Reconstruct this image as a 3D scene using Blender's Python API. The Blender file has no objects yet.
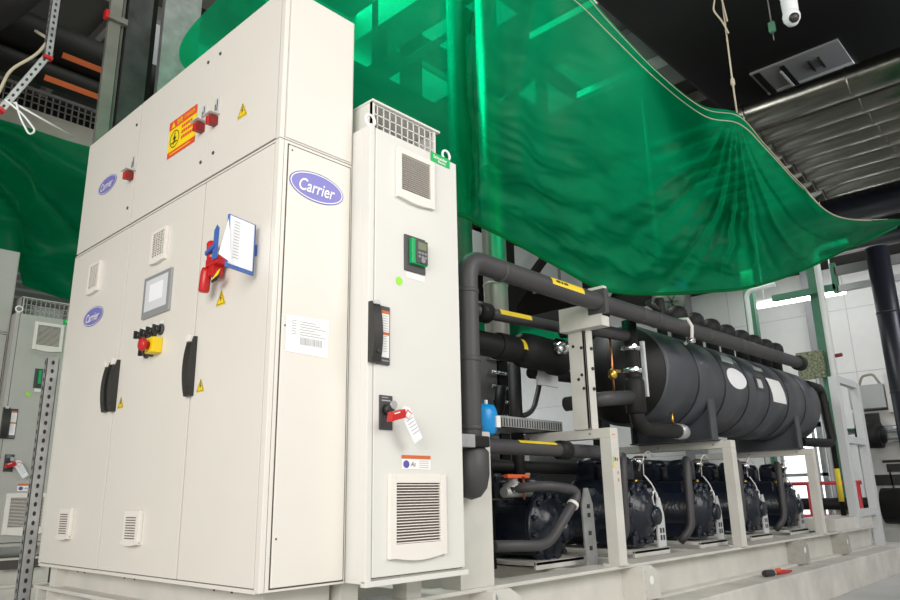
import bpy, bmesh, math, random
from mathutils import Vector, Matrix, noise
random.seed(4)
C = bpy.context.scene.collection
V = Vector
PI = math.pi

# ------------------------------------------------------------------ materials
def mat(name, col, rough=.5, metal=0., var=.0, scale=6., bump=0., bscale=60., emit=0., coat=0., spec=.5):
    m = bpy.data.materials.new(name); m.use_nodes = True
    nt = m.node_tree; b = nt.nodes['Principled BSDF']
    c = (col[0], col[1], col[2], 1)
    b.inputs['Base Color'].default_value = c
    b.inputs['Roughness'].default_value = rough
    b.inputs['Metallic'].default_value = metal
    b.inputs['Specular IOR Level'].default_value = spec
    if coat: b.inputs['Coat Weight'].default_value = coat
    tc = nt.nodes.new('ShaderNodeTexCoord')
    if var > 0:
        n = nt.nodes.new('ShaderNodeTexNoise'); n.inputs['Scale'].default_value = scale; n.inputs['Detail'].default_value = 6
        nt.links.new(tc.outputs['Object'], n.inputs['Vector'])
        r = nt.nodes.new('ShaderNodeValToRGB')
        r.color_ramp.elements[0].position = .3; r.color_ramp.elements[1].position = .7
        r.color_ramp.elements[0].color = tuple(max(0, x * (1 - var)) for x in col) + (1,)
        r.color_ramp.elements[1].color = tuple(min(1, x * (1 + var)) for x in col) + (1,)
        nt.links.new(n.outputs['Fac'], r.inputs['Fac']); nt.links.new(r.outputs['Color'], b.inputs['Base Color'])
    if bump > 0:
        n2 = nt.nodes.new('ShaderNodeTexNoise'); n2.inputs['Scale'].default_value = bscale; n2.inputs['Detail'].default_value = 4
        nt.links.new(tc.outputs['Object'], n2.inputs['Vector'])
        bp = nt.nodes.new('ShaderNodeBump'); bp.inputs['Strength'].default_value = bump; bp.inputs['Distance'].default_value = .01
        nt.links.new(n2.outputs['Fac'], bp.inputs['Height']); nt.links.new(bp.outputs['Normal'], b.inputs['Normal'])
    if emit > 0:
        b.inputs['Emission Color'].default_value = c; b.inputs['Emission Strength'].default_value = emit
    return m

M = {}
M['cab'] = mat('cabinet_paint', (.70, .675, .62), .42, var=.02, scale=2, bump=.03, bscale=250)
M['cab2'] = mat('cabinet_paint_pale', (.68, .672, .64), .4, var=.02, scale=2, bump=.03, bscale=250)
M['gap'] = mat('dark_seam', (.07, .062, .055), .8)
M['plastic'] = mat('vent_plastic', (.76, .73, .68), .5)
M['slot'] = mat('vent_slot', (.16, .13, .11), .8)
M['white'] = mat('white_print', (.85, .85, .84), .5)
M['paper'] = mat('paper', (.82, .83, .86), .7)
M['grey_txt'] = mat('grey_print', (.45, .45, .47), .6)
M['ink'] = mat('black_print', (.02, .02, .02), .5)
M['logo'] = mat('logo_violet', (.19, .18, .52), .4)
M['logo_b'] = mat('logo_violet_edge', (.1, .09, .38), .4)
M['black'] = mat('black_plastic', (.022, .021, .02), .38, bump=.05, bscale=200)
M['dkgrey'] = mat('dark_grey_plastic', (.055, .055, .057), .45)
M['red'] = mat('red_plastic', (.5, .012, .012), .35)
M['dkred'] = mat('dark_red_plastic', (.22, .01, .012), .4)
M['orange'] = mat('orange_plastic', (.75, .11, .02), .45)
M['oran_st'] = mat('orange_sticker', (.6, .13, .035), .5)
M['yellow'] = mat('yellow_sticker', (.85, .6, .01), .5)
M['yel_st'] = mat('yellow_pipe_label', (.82, .62, .03), .5)
M['signred'] = mat('sign_red', (.75, .07, .03), .5)
M['signyel'] = mat('sign_yellow', (.9, .68, .0), .5)
M['green'] = mat('green_plastic', (.0, .35, .1), .4)
M['limegreen'] = mat('lime_sticker', (.3, .75, .03), .5)
M['schn'] = mat('green_badge', (.0, .42, .09), .45)
M['screenrim'] = mat('screen_rim', (.36, .37, .38), .35, metal=.3)
M['screen'] = mat('screen_glass', (.72, .74, .78), .08, coat=.5)
M['lcd'] = mat('small_lcd', (.2, .22, .14), .2)
M['blue'] = mat('blue_board', (.05, .13, .42), .4)
M['blueval'] = mat('blue_enamel', (.0, .3, .75), .3)
M['steelw'] = mat('frame_paint', (.60, .585, .54), .5, var=.07, scale=5, bump=.04)
M['steelg'] = mat('galvanised', (.42, .43, .43), .4, metal=.6, var=.2, scale=9)
M['steeld'] = mat('galvanised_dull', (.22, .21, .19), .5, metal=.5, var=.2, scale=4)
M['dsteel'] = mat('dark_mottled_steel', (.05, .05, .05), .45, metal=.4, var=.5, scale=5)
M['chrome'] = mat('bright_metal', (.75, .76, .78), .22, metal=1.)
M['alu'] = mat('aluminium_cladding', (.23, .215, .19), .27, metal=1., var=.12, scale=2)
M['foam'] = mat('pipe_foam', (.05, .048, .051), .5, var=.12, scale=4, bump=.12, bscale=90)
M['riser'] = mat('riser_cladding', (.5, .49, .45), .4, metal=.75, var=.1, scale=3)
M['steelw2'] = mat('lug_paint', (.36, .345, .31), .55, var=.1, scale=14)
M['cab_shade'] = mat('cabinet_paint_shaded', (.43, .43, .4), .5, var=.03)  # cabinet paint darkened to carry the back-row shade
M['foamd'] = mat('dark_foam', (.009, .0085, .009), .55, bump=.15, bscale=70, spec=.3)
M['tank'] = mat('tank_foam', (.05, .055, .065), .42, var=.12, scale=3, bump=.12, bscale=80)
M['navy'] = mat('compressor_navy', (.006, .0095, .019), .28, var=.4, scale=12, bump=.35, bscale=35)
M['navyd'] = mat('compressor_navy_dark', (.008, .011, .018), .45, bump=.3, bscale=40)
M['copper'] = mat('copper', (.55, .22, .1), .3, metal=1.)
M['brass'] = mat('brass', (.6, .38, .08), .3, metal=1.)
M['concrete'] = mat('concrete', (.56, .54, .5), .85, var=.16, scale=3, bump=.3, bscale=30)
M['floor'] = mat('floor_concrete', (.50, .50, .49), .7, var=.1, scale=1.2, bump=.1, bscale=25)
M['wallw'] = mat('white_wall', (.78, .77, .75), .7, var=.02)
M['wallb'] = mat('back_wall', (.62, .62, .58), .8, var=.05)
M['wallk'] = mat('grey_wall_cladding', (.13, .13, .12), .7, var=.1)
M['ceil'] = mat('ceiling_dark', (.035, .033, .028), .8, var=.2, scale=.7)
M['ductblk'] = mat('black_duct', (.003, .003, .003), .5)
M['pipeblk'] = mat('black_pipe', (.011, .0095, .008), .6, spec=.15)
M['greyp'] = mat('grey_panel', (.25, .25, .26), .6)
M['lgreyp'] = mat('light_grey_panel', (.55, .56, .57), .6)
M['beam'] = mat('beam_paint', (.42, .39, .34), .6, var=.06)
M['greenst'] = mat('green_steel', (.08, .24, .15), .5, var=.1)
M['navyp'] = mat('navy_pipe', (.012, .013, .02), .35)
M['rail'] = mat('red_rail', (.55, .04, .05), .4)
M['rope'] = mat('rope', (.5, .44, .33), .8, bump=.3, bscale=150)
M['tube'] = mat('lamp_tube', (1., .97, .92), .3, emit=9.)
M['mesh'] = mat('mottled_coil', (.2, .22, .14), .7, var=.7, scale=30)
M['glow'] = mat('window_glass', (.9, .95, 1.), .2, emit=1.6)

def tarp_material():
    m = bpy.data.materials.new('green_tarpaulin'); m.use_nodes = True
    nt = m.node_tree; N = nt.nodes; L = nt.links
    for n in list(N): N.remove(n)
    out = N.new('ShaderNodeOutputMaterial')
    tc = N.new('ShaderNodeTexCoord')
    no = N.new('ShaderNodeTexNoise'); no.inputs['Scale'].default_value = 1.6; no.inputs['Detail'].default_value = 8
    L.new(tc.outputs['Object'], no.inputs['Vector'])
    r = N.new('ShaderNodeValToRGB'); r.color_ramp.elements[0].position = .3; r.color_ramp.elements[1].position = .72
    r.color_ramp.elements[0].color = (.0, .15, .06, 1); r.color_ramp.elements[1].color = (.0, .34, .13, 1)
    L.new(no.outputs['Fac'], r.inputs['Fac'])
    wv = N.new('ShaderNodeTexNoise'); wv.inputs['Scale'].default_value = 9; wv.inputs['Detail'].default_value = 3
    L.new(tc.outputs['Object'], wv.inputs['Vector'])
    bp = N.new('ShaderNodeBump'); bp.inputs['Strength'].default_value = .12; bp.inputs['Distance'].default_value = .04
    L.new(wv.outputs['Fac'], bp.inputs['Height'])
    p = N.new('ShaderNodeBsdfPrincipled'); p.inputs['Roughness'].default_value = .42
    p.inputs['Specular IOR Level'].default_value = .3
    L.new(r.outputs['Color'], p.inputs['Base Color']); L.new(bp.outputs['Normal'], p.inputs['Normal'])
    t = N.new('ShaderNodeBsdfTranslucent'); t.inputs['Color'].default_value = (.0, .52, .21, 1)
    tr = N.new('ShaderNodeBsdfTransparent'); tr.inputs['Color'].default_value = (.0, .55, .23, 1)
    a = N.new('ShaderNodeMixShader'); a.inputs['Fac'].default_value = .45
    L.new(p.outputs[0], a.inputs[1]); L.new(t.outputs[0], a.inputs[2])
    c = N.new('ShaderNodeMixShader'); c.inputs['Fac'].default_value = .52
    L.new(a.outputs[0], c.inputs[1]); L.new(tr.outputs[0], c.inputs[2])
    L.new(c.outputs[0], out.inputs['Surface'])
    return m
M['tarp'] = tarp_material()

# ------------------------------------------------------------------ mesh builder
class Frame:
    """local drawing frame: origin o, right u, up v, outward n"""
    def __init__(s, o, u, v): s.o = V(o); s.u = V(u); s.v = V(v); s.n = s.u.cross(s.v)
    def p(s, a, b, c=0): return s.o + s.u * a + s.v * b + s.n * c

class MB:
    def __init__(s): s.bm = bmesh.new(); s.mats = []; s.i = 0
    def m(s, k):
        k = M[k] if isinstance(k, str) else k
        if k not in s.mats: s.mats.append(k)
        s.i = s.mats.index(k); return s
    def face(s, vs, smooth=False):
        try:
            f = s.bm.faces.new(vs); f.material_index = s.i; f.smooth = smooth; return f
        except ValueError: return None
    def poly(s, pts): return s.face([s.bm.verts.new(p) for p in pts])
    def hexa(s, P, bev=0):
        v = [s.bm.verts.new(p) for p in P]; fs = []
        for q in ((0,3,2,1),(4,5,6,7),(0,1,5,4),(1,2,6,5),(2,3,7,6),(3,0,4,7)): fs.append(s.face([v[k] for k in q]))
        if bev > 0:
            es = list({e for f in fs if f for e in f.edges})
            r = bmesh.ops.bevel(s.bm, geom=es, offset=bev, segments=2, affect='EDGES', profile=.7)
            for f in r['faces']: f.material_index = s.i
        return s
    def box(s, x0, x1, y0, y1, z0, z1, bev=0):
        return s.hexa([(x0,y0,z0),(x1,y0,z0),(x1,y1,z0),(x0,y1,z0),(x0,y0,z1),(x1,y0,z1),(x1,y1,z1),(x0,y1,z1)], bev)
    def fbox(s, F, u0, u1, v0, v1, n0, n1, bev=0):
        return s.hexa([F.p(u0,v0,n0),F.p(u1,v0,n0),F.p(u1,v1,n0),F.p(u0,v1,n0),F.p(u0,v0,n1),F.p(u1,v0,n1),F.p(u1,v1,n1),F.p(u0,v1,n1)], bev)
    def bar(s, a, b, w, h, up=(0,0,1), bev=0):
        a = V(a); b = V(b); d = (b - a).normalized(); up = V(up)
        r = d.cross(up)
        if r.length < 1e-4: r = d.cross(V((1,0,0)))
        r.normalize(); q = r.cross(d)
        P = []
        for c in (a, b):
            for sr, sq in ((-1,-1),(1,-1),(1,1),(-1,1)): P.append(c + r * (w/2*sr) + q * (h/2*sq))
        return s.hexa(P, bev)
    def prism(s, pts, vec):
        vec = V(vec); n = len(pts)
        a = [s.bm.verts.new(V(p)) for p in pts]; b = [s.bm.verts.new(V(p) + vec) for p in pts]
        s.face(a[::-1]); s.face(b)
        for k in range(n): s.face([a[k], a[(k+1)%n], b[(k+1)%n], b[k]])
        return s
    def rings(s, rings, cap=True, closed=False, smooth=True):
        R = [[s.bm.verts.new(p) for p in r] for r in rings]; n = len(R[0]); m = len(R)
        for k in range(m if closed else m - 1):
            A = R[k]; B = R[(k+1) % m]
            for j in range(n): s.face([A[j], A[(j+1)%n], B[(j+1)%n], B[j]], smooth)
        if cap and not closed:
            s.face(R[0][::-1]); s.face(R[-1])
        return s
    def lathe(s, prof, o, d, n=32, ref=None, sx=1, sy=1, cap=True):
        o = V(o); d = V(d).normalized(); ref = V(ref) if ref else (V((0,0,1)) if abs(d.z) < .9 else V((1,0,0)))
        a = d.cross(ref).normalized(); b = a.cross(d)
        rs = []
        for r, t in prof:
            r = max(r, 1e-4)
            rs.append([o + d*t + a*(r*sx*math.cos(2*PI*k/n)) + b*(r*sy*math.sin(2*PI*k/n)) for k in range(n)])
        return s.rings(rs, cap)
    def cyl(s, a, b, r, n=20, r2=None):
        a = V(a); b = V(b); return s.lathe([(r,0),(r if r2 is None else r2,(b-a).length)], a, b-a, n)
    def tube(s, pts, r, n=14, fil=0, seg=7, closed=False):
        P = [V(p) for p in pts]
        if fil > 0:
            Q = [P[0]]
            for k in range(1, len(P)-1):
                p, a, b = P[k], P[k-1]-P[k], P[k+1]-P[k]
                t = min(fil, a.length*.49, b.length*.49); a.normalize(); b.normalize()
                A = p + a*t; B = p + b*t
                for j in range(seg+1):
                    x = j/seg; Q.append(A*(1-x)**2 + p*(2*x*(1-x)) + B*x*x)
            Q.append(P[-1]); P = Q
        m = len(P); up = None; rs = []
        for k in range(m):
            if closed: d = (P[(k+1)%m] - P[k-1]).normalized()
            else: d = (P[min(k+1,m-1)] - P[max(k-1,0)]).normalized()
            if up is None:
                up = d.orthogonal().normalized()
            up = (up - d*up.dot(d)).normalized(); sd = d.cross(up)
            rr = r[k] if isinstance(r, (list, tuple)) else r
            rs.append([P[k] + up*(rr*math.cos(2*PI*j/n)) + sd*(rr*math.sin(2*PI*j/n)) for j in range(n)])
        return s.rings(rs, True, closed)
    def ellipse(s, F, cu, cv, a, b, off, n=40, a0=None, b0=None):
        o = [F.p(cu + a*math.cos(2*PI*k/n), cv + b*math.sin(2*PI*k/n), off) for k in range(n)]
        if a0 is None: s.poly(o)
        else:
            i = [F.p(cu + a0*math.cos(2*PI*k/n), cv + b0*math.sin(2*PI*k/n), off) for k in range(n)]
            O = [s.bm.verts.new(p) for p in o]; I = [s.bm.verts.new(p) for p in i]
            for k in range(n): s.face([O[k], O[(k+1)%n], I[(k+1)%n], I[k]])
        return s
    def rect(s, F, u0, u1, v0, v1, off): s.poly([F.p(u0,v0,off),F.p(u1,v0,off),F.p(u1,v1,off),F.p(u0,v1,off)]); return s
    def fpoly(s, F, uv, off): s.poly([F.p(a,b,off) for a,b in uv]); return s
    def text(s, F, body, cu, cv, off, width=None, height=None, shear=0, bold=0, rot=0):
        cu_ = bpy.data.curves.new('txt', 'FONT'); cu_.body = body; cu_.shear = shear; cu_.offset = bold; cu_.resolution_u = 3
        ob = bpy.data.objects.new('txt', cu_); C.objects.link(ob)
        dg = bpy.context.evaluated_depsgraph_get(); me = bpy.data.meshes.new_from_object(ob.evaluated_get(dg))
        co = [v.co.copy() for v in me.vertices]
        if co:
            x0 = min(c.x for c in co); x1 = max(c.x for c in co); y0 = min(c.y for c in co); y1 = max(c.y for c in co)
            k = width/(x1-x0) if width else height/(y1-y0)
            ky = height/(y1-y0) if height else k
            ca, sa = math.cos(rot), math.sin(rot); vs = []
            for c in co:
                x = (c.x-(x0+x1)/2)*k; y = (c.y-(y0+y1)/2)*ky
                vs.append(s.bm.verts.new(F.p(cu + x*ca - y*sa, cv + x*sa + y*ca, off)))
            for p in me.polygons: s.face([vs[i] for i in p.vertices])
        bpy.data.objects.remove(ob); bpy.data.curves.remove(cu_); bpy.data.meshes.remove(me)
        return s
    def build(s, name, parent=None, origin=None, solid=True):
        me = bpy.data.meshes.new(name)
        if solid: bmesh.ops.recalc_face_normals(s.bm, faces=s.bm.faces[:])
        r = parent
        off = V((0,0,0))
        while r is not None: off += r.location; r = r.parent
        if parent is None and origin is not None: off = V(origin)
        if off.length: bmesh.ops.translate(s.bm, verts=s.bm.verts, vec=-off)
        s.bm.to_mesh(me); s.bm.free()
        for m_ in s.mats: me.materials.append(m_)
        o = bpy.data.objects.new(name, me); C.objects.link(o)
        if parent is not None: o.parent = parent
        elif origin is not None: o.location = origin
        return o

def tag(o, label, cat, group=None):
    o['label'] = label; o['category'] = cat
    if group: o['group'] = group
    return o
def thing(name, label, cat, loc=(0,0,0), group=None):
    o = bpy.data.objects.new(name, None); C.objects.link(o); o.location = loc; o.empty_display_size = .1
    return tag(o, label, cat, group)
def struct(o): o['kind'] = 'structure'; return o
def pl(o, label): o['label'] = label; return o
def copy_tree(o, shift=None, parent=None, label=None):
    c = o.copy(); C.objects.link(c)
    if parent is not None: c.parent = parent
    if shift is not None: c.location = o.location + V(shift)
    if label: c['label'] = label
    for ch in list(o.children): copy_tree(ch, None, c)
    return c

FX = Frame((0,0,0), (0,-1,0), (0,0,1))          # a face looking towards -X : u = -y
def FS(y): return Frame((0,y,0), (1,0,0), (0,0,1))   # a face looking towards -Y : u = x
FLOOR = -.68; PL = -.375; DECK = -.115

# ------------------------------------------------------------------ room
def slab(name, k, *b):
    return struct(MB().m(k).box(*b).build(name))
slab('floor', 'floor', -12, 16, -8, 14, FLOOR-.2, FLOOR)
mb = MB().m('pipeblk').box(13.6, 15, -8, 11.9, 5.0, 8)
struct(mb.build('trim_1'))
# back wall with three wide windows of daylight
mb = MB().m('wallb'); mb.box(-12, 15, 12, 12.2, FLOOR, 8)
mb.m('wallk').box(-12, 15, 11.975, 12.0, 3.8, 8)
mb.m('greyp')
for k in range(26): mb.box(-12, 15, 11.965, 11.99, 3.9+.15*k, 3.95+.15*k)
struct(mb.build('wall_back'))
mb = MB().m('wallw').box(15, 15.2, -8, 12, FLOOR, 8)
mb.m('lgreyp')
for z in (1.2, 2.7, 4.05, 5.6): mb.box(14.99, 15.0, -8, 12, z, z+.012)
for y in (-1.2, 1.3, 3.8, 6.3): mb.box(14.99, 15.0, y, y+.012, FLOOR, 8)
struct(mb.build('wall_right'))
mb = MB().m('ceil').box(-6, 16, -3, 14, 8, 8.2)
mb.m('steeld')
for y in (3.0, 5.2, 7.4, 9.6): mb.box(-6, 16, y, y+.12, 7.75, 8)
for x in (-4, -1, 2, 5, 8, 11): mb.box(x, x+.1, .9, 12, 7.8, 8)
mb.m('lgreyp')
for x, y in ((2.3, 3.4), (3.4, 5.6), (5.3, 3.4), (6.3, 5.6), (5.3, 7.8), (8.3, 3.4), (8.3, 7.8), (2.3, 7.8)): mb.box(x, x+1.3, y, y+1.5, 7.96, 7.99)
struct(mb.build('ceiling'))
for n, (y0, y1, z0, z1) in enumerate([(5.6, 8.6, .2, 3.6)]):
    pass
mb = MB().m('glow')
for k, (x0, x1, z0, z1) in enumerate([(9.2, 12.2, -.1, 3.4), (13.0, 14.8, -.1, 3.4)]):
    w = MB().m('steelg'); F = Frame((0,11.99,0), (1,0,0), (0,0,1))
    w.fbox(F, x0-.08, x1+.08, z0-.08, z0, 0, .06); w.fbox(F, x0-.08, x1+.08, z1, z1+.08, 0, .06)
    for q in (x0-.08, (x0+x1)/2-.04, x1): w.fbox(F, q, q+.08, z0, z1, 0, .06)
    w.fbox(F, x0, x1, (z0+z1)/2-.03, (z0+z1)/2+.03, 0, .05)
    fr = struct(w.build('window_%d' % (k+1)))
    g = MB().m('glow').rect(F, x0, x1, z0, z1, .012).build('glass', fr, solid=False)
mb.bm.free()

# ------------------------------------------------------------------ plinth
mb = MB().m('concrete').box(-.35, 10.3, -.19, 2.7, FLOOR, PL, .015)
tag(mb.build('concrete_plinth'), 'low raised concrete plinth under the machine skid', 'plinth')

# ------------------------------------------------------------------ skid
sk = thing('skid_frame', 'off-white steel skid of flanged beams carrying the machine on the concrete plinth', 'skid', (4.5, 1.2, PL))
def ibeam_x(x0, x1, y0, y1, z0, z1):
    mb = MB().m('steelw'); ym = (y0+y1)/2
    mb.box(x0, x1, y0, y1, z1-.02, z1, .004); mb.box(x0, x1, y0, y1, z0, z0+.02, .004); mb.box(x0, x1, ym-.015, ym+.015, z0+.02, z1-.02)
    return mb
ibeam_x(.0, 9.36, .045, .25, PL, DECK).build('front_beam', sk)
ibeam_x(.0, 9.36, 2.3, 2.5, PL, DECK).build('rear_beam', sk)
def ibeam_y(x0, x1, y0, y1, z0, z1):
    mb = MB().m('steelw'); xm = (x0+x1)/2
    mb.box(x0, x1, y0, y1, z1-.02, z1, .004); mb.box(x0, x1, y0, y1, z0, z0+.02, .004); mb.box(xm-.015, xm+.015, y0, y1, z0+.02, z1-.02)
    return mb
mb = ibeam_y(.0, .18, .25, 2.3, PL, DECK)
for y in (.9, 1.6, 2.25): mb.box(.01, .08, y, y+.02, PL+.02, DECK-.02)
mb.build('end_beam', sk)
ibeam_y(9.2, 9.36, .25, 2.3, PL, DECK).build('end_beam', sk)
for x in (1.15, 1.75, 2.5, 3.35, 4.45, 5.6, 6.75, 7.9):
    MB().m('steelw').box(x, x+.11, .25, 2.3, DECK-.12, DECK-.005, .004).build('cross_member', sk)
def lug(x, bolts=True, d='steelw'):
    mb = MB().m(d)
    F = FS(.045)
    pts = [(x, -.13), (x+.2, -.135), (x+.3, -.19), (x+.31, -.36), (x+.05, -.36)]
    mb.prism([F.p(a, b, -.0) for a, b in pts], (0, -.025, 0))
    mb.box(x-.012, x+.012, -.03, .14, PL+.02, DECK-.022)
    mb.m('white').ellipse(F, x+.19, -.235, .03, .03, .027, 16)
    if bolts:
        mb.m('steelg')
        for z in (-.17, -.235, -.3, -.345): mb.cyl(F.p(x+.035, z, .02), F.p(x+.035, z, .055), .022, 6)
    return mb.build('lifting_lug', sk)
lug(1.42); lug(3.02)
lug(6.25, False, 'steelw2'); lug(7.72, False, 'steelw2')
# toe box at the far end of the skid
MB().m('steelw').box(7.75, 9.3, .06, .55, DECK, DECK+.14, .01).build('end_box', sk)
# plinth panel beneath the control cabinet
mb = MB().m('steelw').box(.09, .43, .1, 2.36, DECK, -.004)
mb.box(.03, .09, 2.2, 2.3, DECK, -.004); mb.box(.43, 1.05, .62, .66, DECK, -.004)
mb.m('ink')
for y in (.35, .5, 1.3, 1.42, 1.95, 2.05): mb.fbox(FX, -y, -y+.012, -.03, -.018, -.09, -.088)
mb.build('kick_panel', sk)

# ------------------------------------------------------------------ stickers / fittings helpers
def oval_logo(name, F, cu, cv, a, b, off, parent):
    mb = MB().m('logo_b').ellipse(F, cu, cv, a, b, off)
    mb.m('white').ellipse(F, cu, cv, a*.965, b*.93, off+.0012, 40, a*.93, b*.865)
    mb.m('logo').ellipse(F, cu, cv, a*.93, b*.865, off+.001)
    mb.m('white').text(F, 'Carrier', cu, cv-.004, off+.003, width=a*1.32, height=b*.85, shear=.3, bold=.012)
    return pl(mb.build(name, parent, solid=False), 'violet oval badge with white lettering')
def warn_tri(F, cu, cv, s, off, parent):
    mb = MB().m('yellow'); h = s*.9
    mb.fpoly(F, [(cu-s/2, cv-h/2), (cu+s/2, cv-h/2), (cu, cv+h/2)], off)
    mb.m('ink')
    t = [(cu-s*.42, cv-h*.43), (cu+s*.42, cv-h*.43), (cu, cv+h*.41)]; ti = [(cu-s*.37, cv-h*.4), (cu+s*.37, cv-h*.4), (cu, cv+h*.34)]
    for k in range(3):
        a, b = t[k], t[(k+1)%3]; c, d = ti[(k+1)%3], ti[k]
        mb.fpoly(F, [a, b, c, d], off+.001)
    mb.fpoly(F, [(cu+.01*s, cv+h*.2), (cu-.1*s, cv-h*.08), (cu-.01*s, cv-h*.08), (cu-.05*s, cv-h*.32), (cu+.1*s, cv-h*.02), (cu+.01*s, cv-h*.02), (cu+.06*s, cv+h*.2)], off+.001)
    return pl(mb.build('warning_sticker', parent, solid=False), 'yellow triangle with a black lightning bolt')
def louvre(name, F, u0, u1, v0, v1, parent, n, off=0, depth=.02, belly=True, grid=0):
    mb = MB(); w = (u1-u0); h = (v1-v0); e = min(w, h)*.11
    top = v1-e; bot = v0+e*(1.5 if belly else 1)
    mb.m('slot').rect(F, u0+e*.8, u1-e*.8, bot, top, off+.004)
    mb.m('plastic')
    mb.fbox(F, u0, u0+e, v0, v1, off, off+depth, .003); mb.fbox(F, u1-e, u1, v0, v1, off, off+depth, .003)
    mb.fbox(F, u0+e, u1-e, top, v1, off, off+depth, .003)
    if belly:
        k = 8; ptsb = [(u0+e + (w-2*e)*j/k, v0 - e*.35*math.sin(PI*j/k)) for j in range(k+1)]
        P = [F.p(a, b, off) for a, b in ptsb] + [F.p(u1-e, bot, off), F.p(u0+e, bot, off)]
        mb.prism(P, F.n*depth*1.15)
    else: mb.fbox(F, u0+e, u1-e, v0, bot, off, off+depth, .003)
    hh = (top-bot)/n
    for j in range(n):
        z = bot + hh*(j+.28)
        mb.hexa([F.p(u0+e, z, off+.003), F.p(u1-e, z, off+.003), F.p(u1-e, z+hh*.22, off+.003), F.p(u0+e, z+hh*.22, off+.003),
                 F.p(u0+e, z-hh*.1, off+depth*.85), F.p(u1-e, z-hh*.1, off+depth*.85), F.p(u1-e, z+hh*.22, off+depth*.7), F.p(u0+e, z+hh*.22, off+depth*.7)])
    for j in range(1, grid): 
        u = u0+e + (w-2*e)*j/grid; mb.fbox(F, u-.004, u+.004, bot, top, off+.003, off+depth*.7)
    return mb.build(name, parent)
def slotvent(F, u0, u1, v0, v1, parent, n=9):
    mb = MB().m('plastic'); w = u1-u0; h = v1-v0
    mb.fbox(F, u0, u1, v0+h*.04, v1, 0, .022, .006)
    k = 8; P = [F.p(u0 + w*j/k, v0+h*.06 - h*.05*math.sin(PI*j/k), .0) for j in range(k+1)] + [F.p(u1, v0+h*.14, 0), F.p(u0, v0+h*.14, 0)]
    mb.prism(P, F.n*.03)
    mb.m('slot')
    for j in range(n):
        z = v0 + h*(.2 + .66*j/n); mb.rect(F, u0+w*.17, u1-w*.2, z, z+h*.032, .0235)
    return mb.build('lower_filter_vent', parent)
def handle(F, cu, v0, v1, parent, w=.05):
    """long black swing handle: bowed side profile"""
    mb = MB().m('black'); k = 10; prof = []
    for j in range(k+1):
        t = j/k; prof.append((v0 + (v1-v0)*t, .014 + .026*math.sin(PI*min(1, t*.92+.06))**.7))
    P = [F.p(cu-w/2, v0, .0)] + [F.p(cu-w/2, a, b) for a, b in prof] + [F.p(cu-w/2, v1, .0)]
    mb.prism(P, F.u*w)
    mb.m('plastic').fbox(F, cu-w*.35, cu+w*.3, v1-.028, v1+.006, .0, .04, .004)
    mb.m('ink'); mb.cyl(F.p(cu+w*.1, v0+.05, .02), F.p(cu+w*.1, v0+.05, .036), .011, 12)
    return mb.build('door_handle', parent)

# ------------------------------------------------------------------ control cabinet
cab = thing('control_cabinet', 'large white three-door control cabinet with black handles and a touchscreen', 'cabinet', (.217, 1.22, 0))
mb = MB().m('cab').box(.02, .434, 0, 2.44, 0, 2.0, .004)
mb.m('gap').box(.014, .022, .035, 2.43, .012, 1.992)
mb.m('cab').box(0, .03, 0, .036, 0, 2.0, .004); mb.box(0, .03, 2.425, 2.44, 0, 2.0)
mb.box(0, .03, .03, 2.44, -.004, .012); mb.box(0, .03, .03, 2.44, 1.99, 2.0)
mb.build('body', cab)
mb = MB().m('gap').box(.045, .425, -.002, .002, .01, 1.985)
mb.m('cab').box(.05, .418, -.008, .0, .016, 1.978, .004); mb.m('gap')
for z in (.2, 1.1, 1.95): mb.fbox(FS(-.008), .062, .07, z, z+.008, 0, .001)
mb.build('side_panel', cab)
oval_logo('side_badge', FS(-.0085), .215, 1.806, .16, .076, .001, cab)
# shipping paper on the side
F = FS(-.0085); mb = MB().m('white').fpoly(F, [(.069,1.153),(.306,1.164),(.303,.985),(.072,.99)], .001)
mb.m('grey_txt')
for j in range(6):
    v = 1.135-.012*j; mb.rect(F, .1, .125, v-.004, v, .002); mb.rect(F, .145, .23 + .03*(j % 3), v-.004, v, .002)
x = .148
random.seed(7)
while x < .262:
    w = random.choice((.003, .004, .007)); mb.rect(F, x, x+w, 1.028, 1.062, .002); x += w + random.choice((.003, .004))
pl(mb.build('shipping_label', cab, solid=False), 'white paper label with a barcode')
mb = MB().m('ink'); 
def door(y0, y1):
    return MB().m('cab').box(.0, .02, y0, y1, .016, 1.986, .004).build('door', cab)
d1 = door(.04, .672); d2 = door(.682, 1.556); d3 = door(1.566, 2.422)
handle(FX, -.672, .855, 1.15, d1, .06)
handle(FX, -1.55, .86, 1.155, d2, .05); handle(FX, -1.645, .865, 1.152, d3, .05)
warn_tri(FX, -.578, .9, .075, .002, d1); warn_tri(FX, -.44, 1.31, .09, .002, d1); warn_tri(FX, -1.465, .905, .075, .002, d2)
louvre('upper_filter_vent', FX, -1.235, -1.055, 1.655, 1.85, d2, 10, belly=True, grid=5)
louvre('upper_filter_vent', FX, -2.125, -1.95, 1.66, 1.86, d3, 10, belly=True, grid=5)
slotvent(FX, -1.24, -1.06, .148, .32, d2); slotvent(FX, -2.135, -1.955, .155, .336, d3)
oval_logo('door_badge', FX, -2.007, 1.5, .155, .062, .002, d3)
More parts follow.
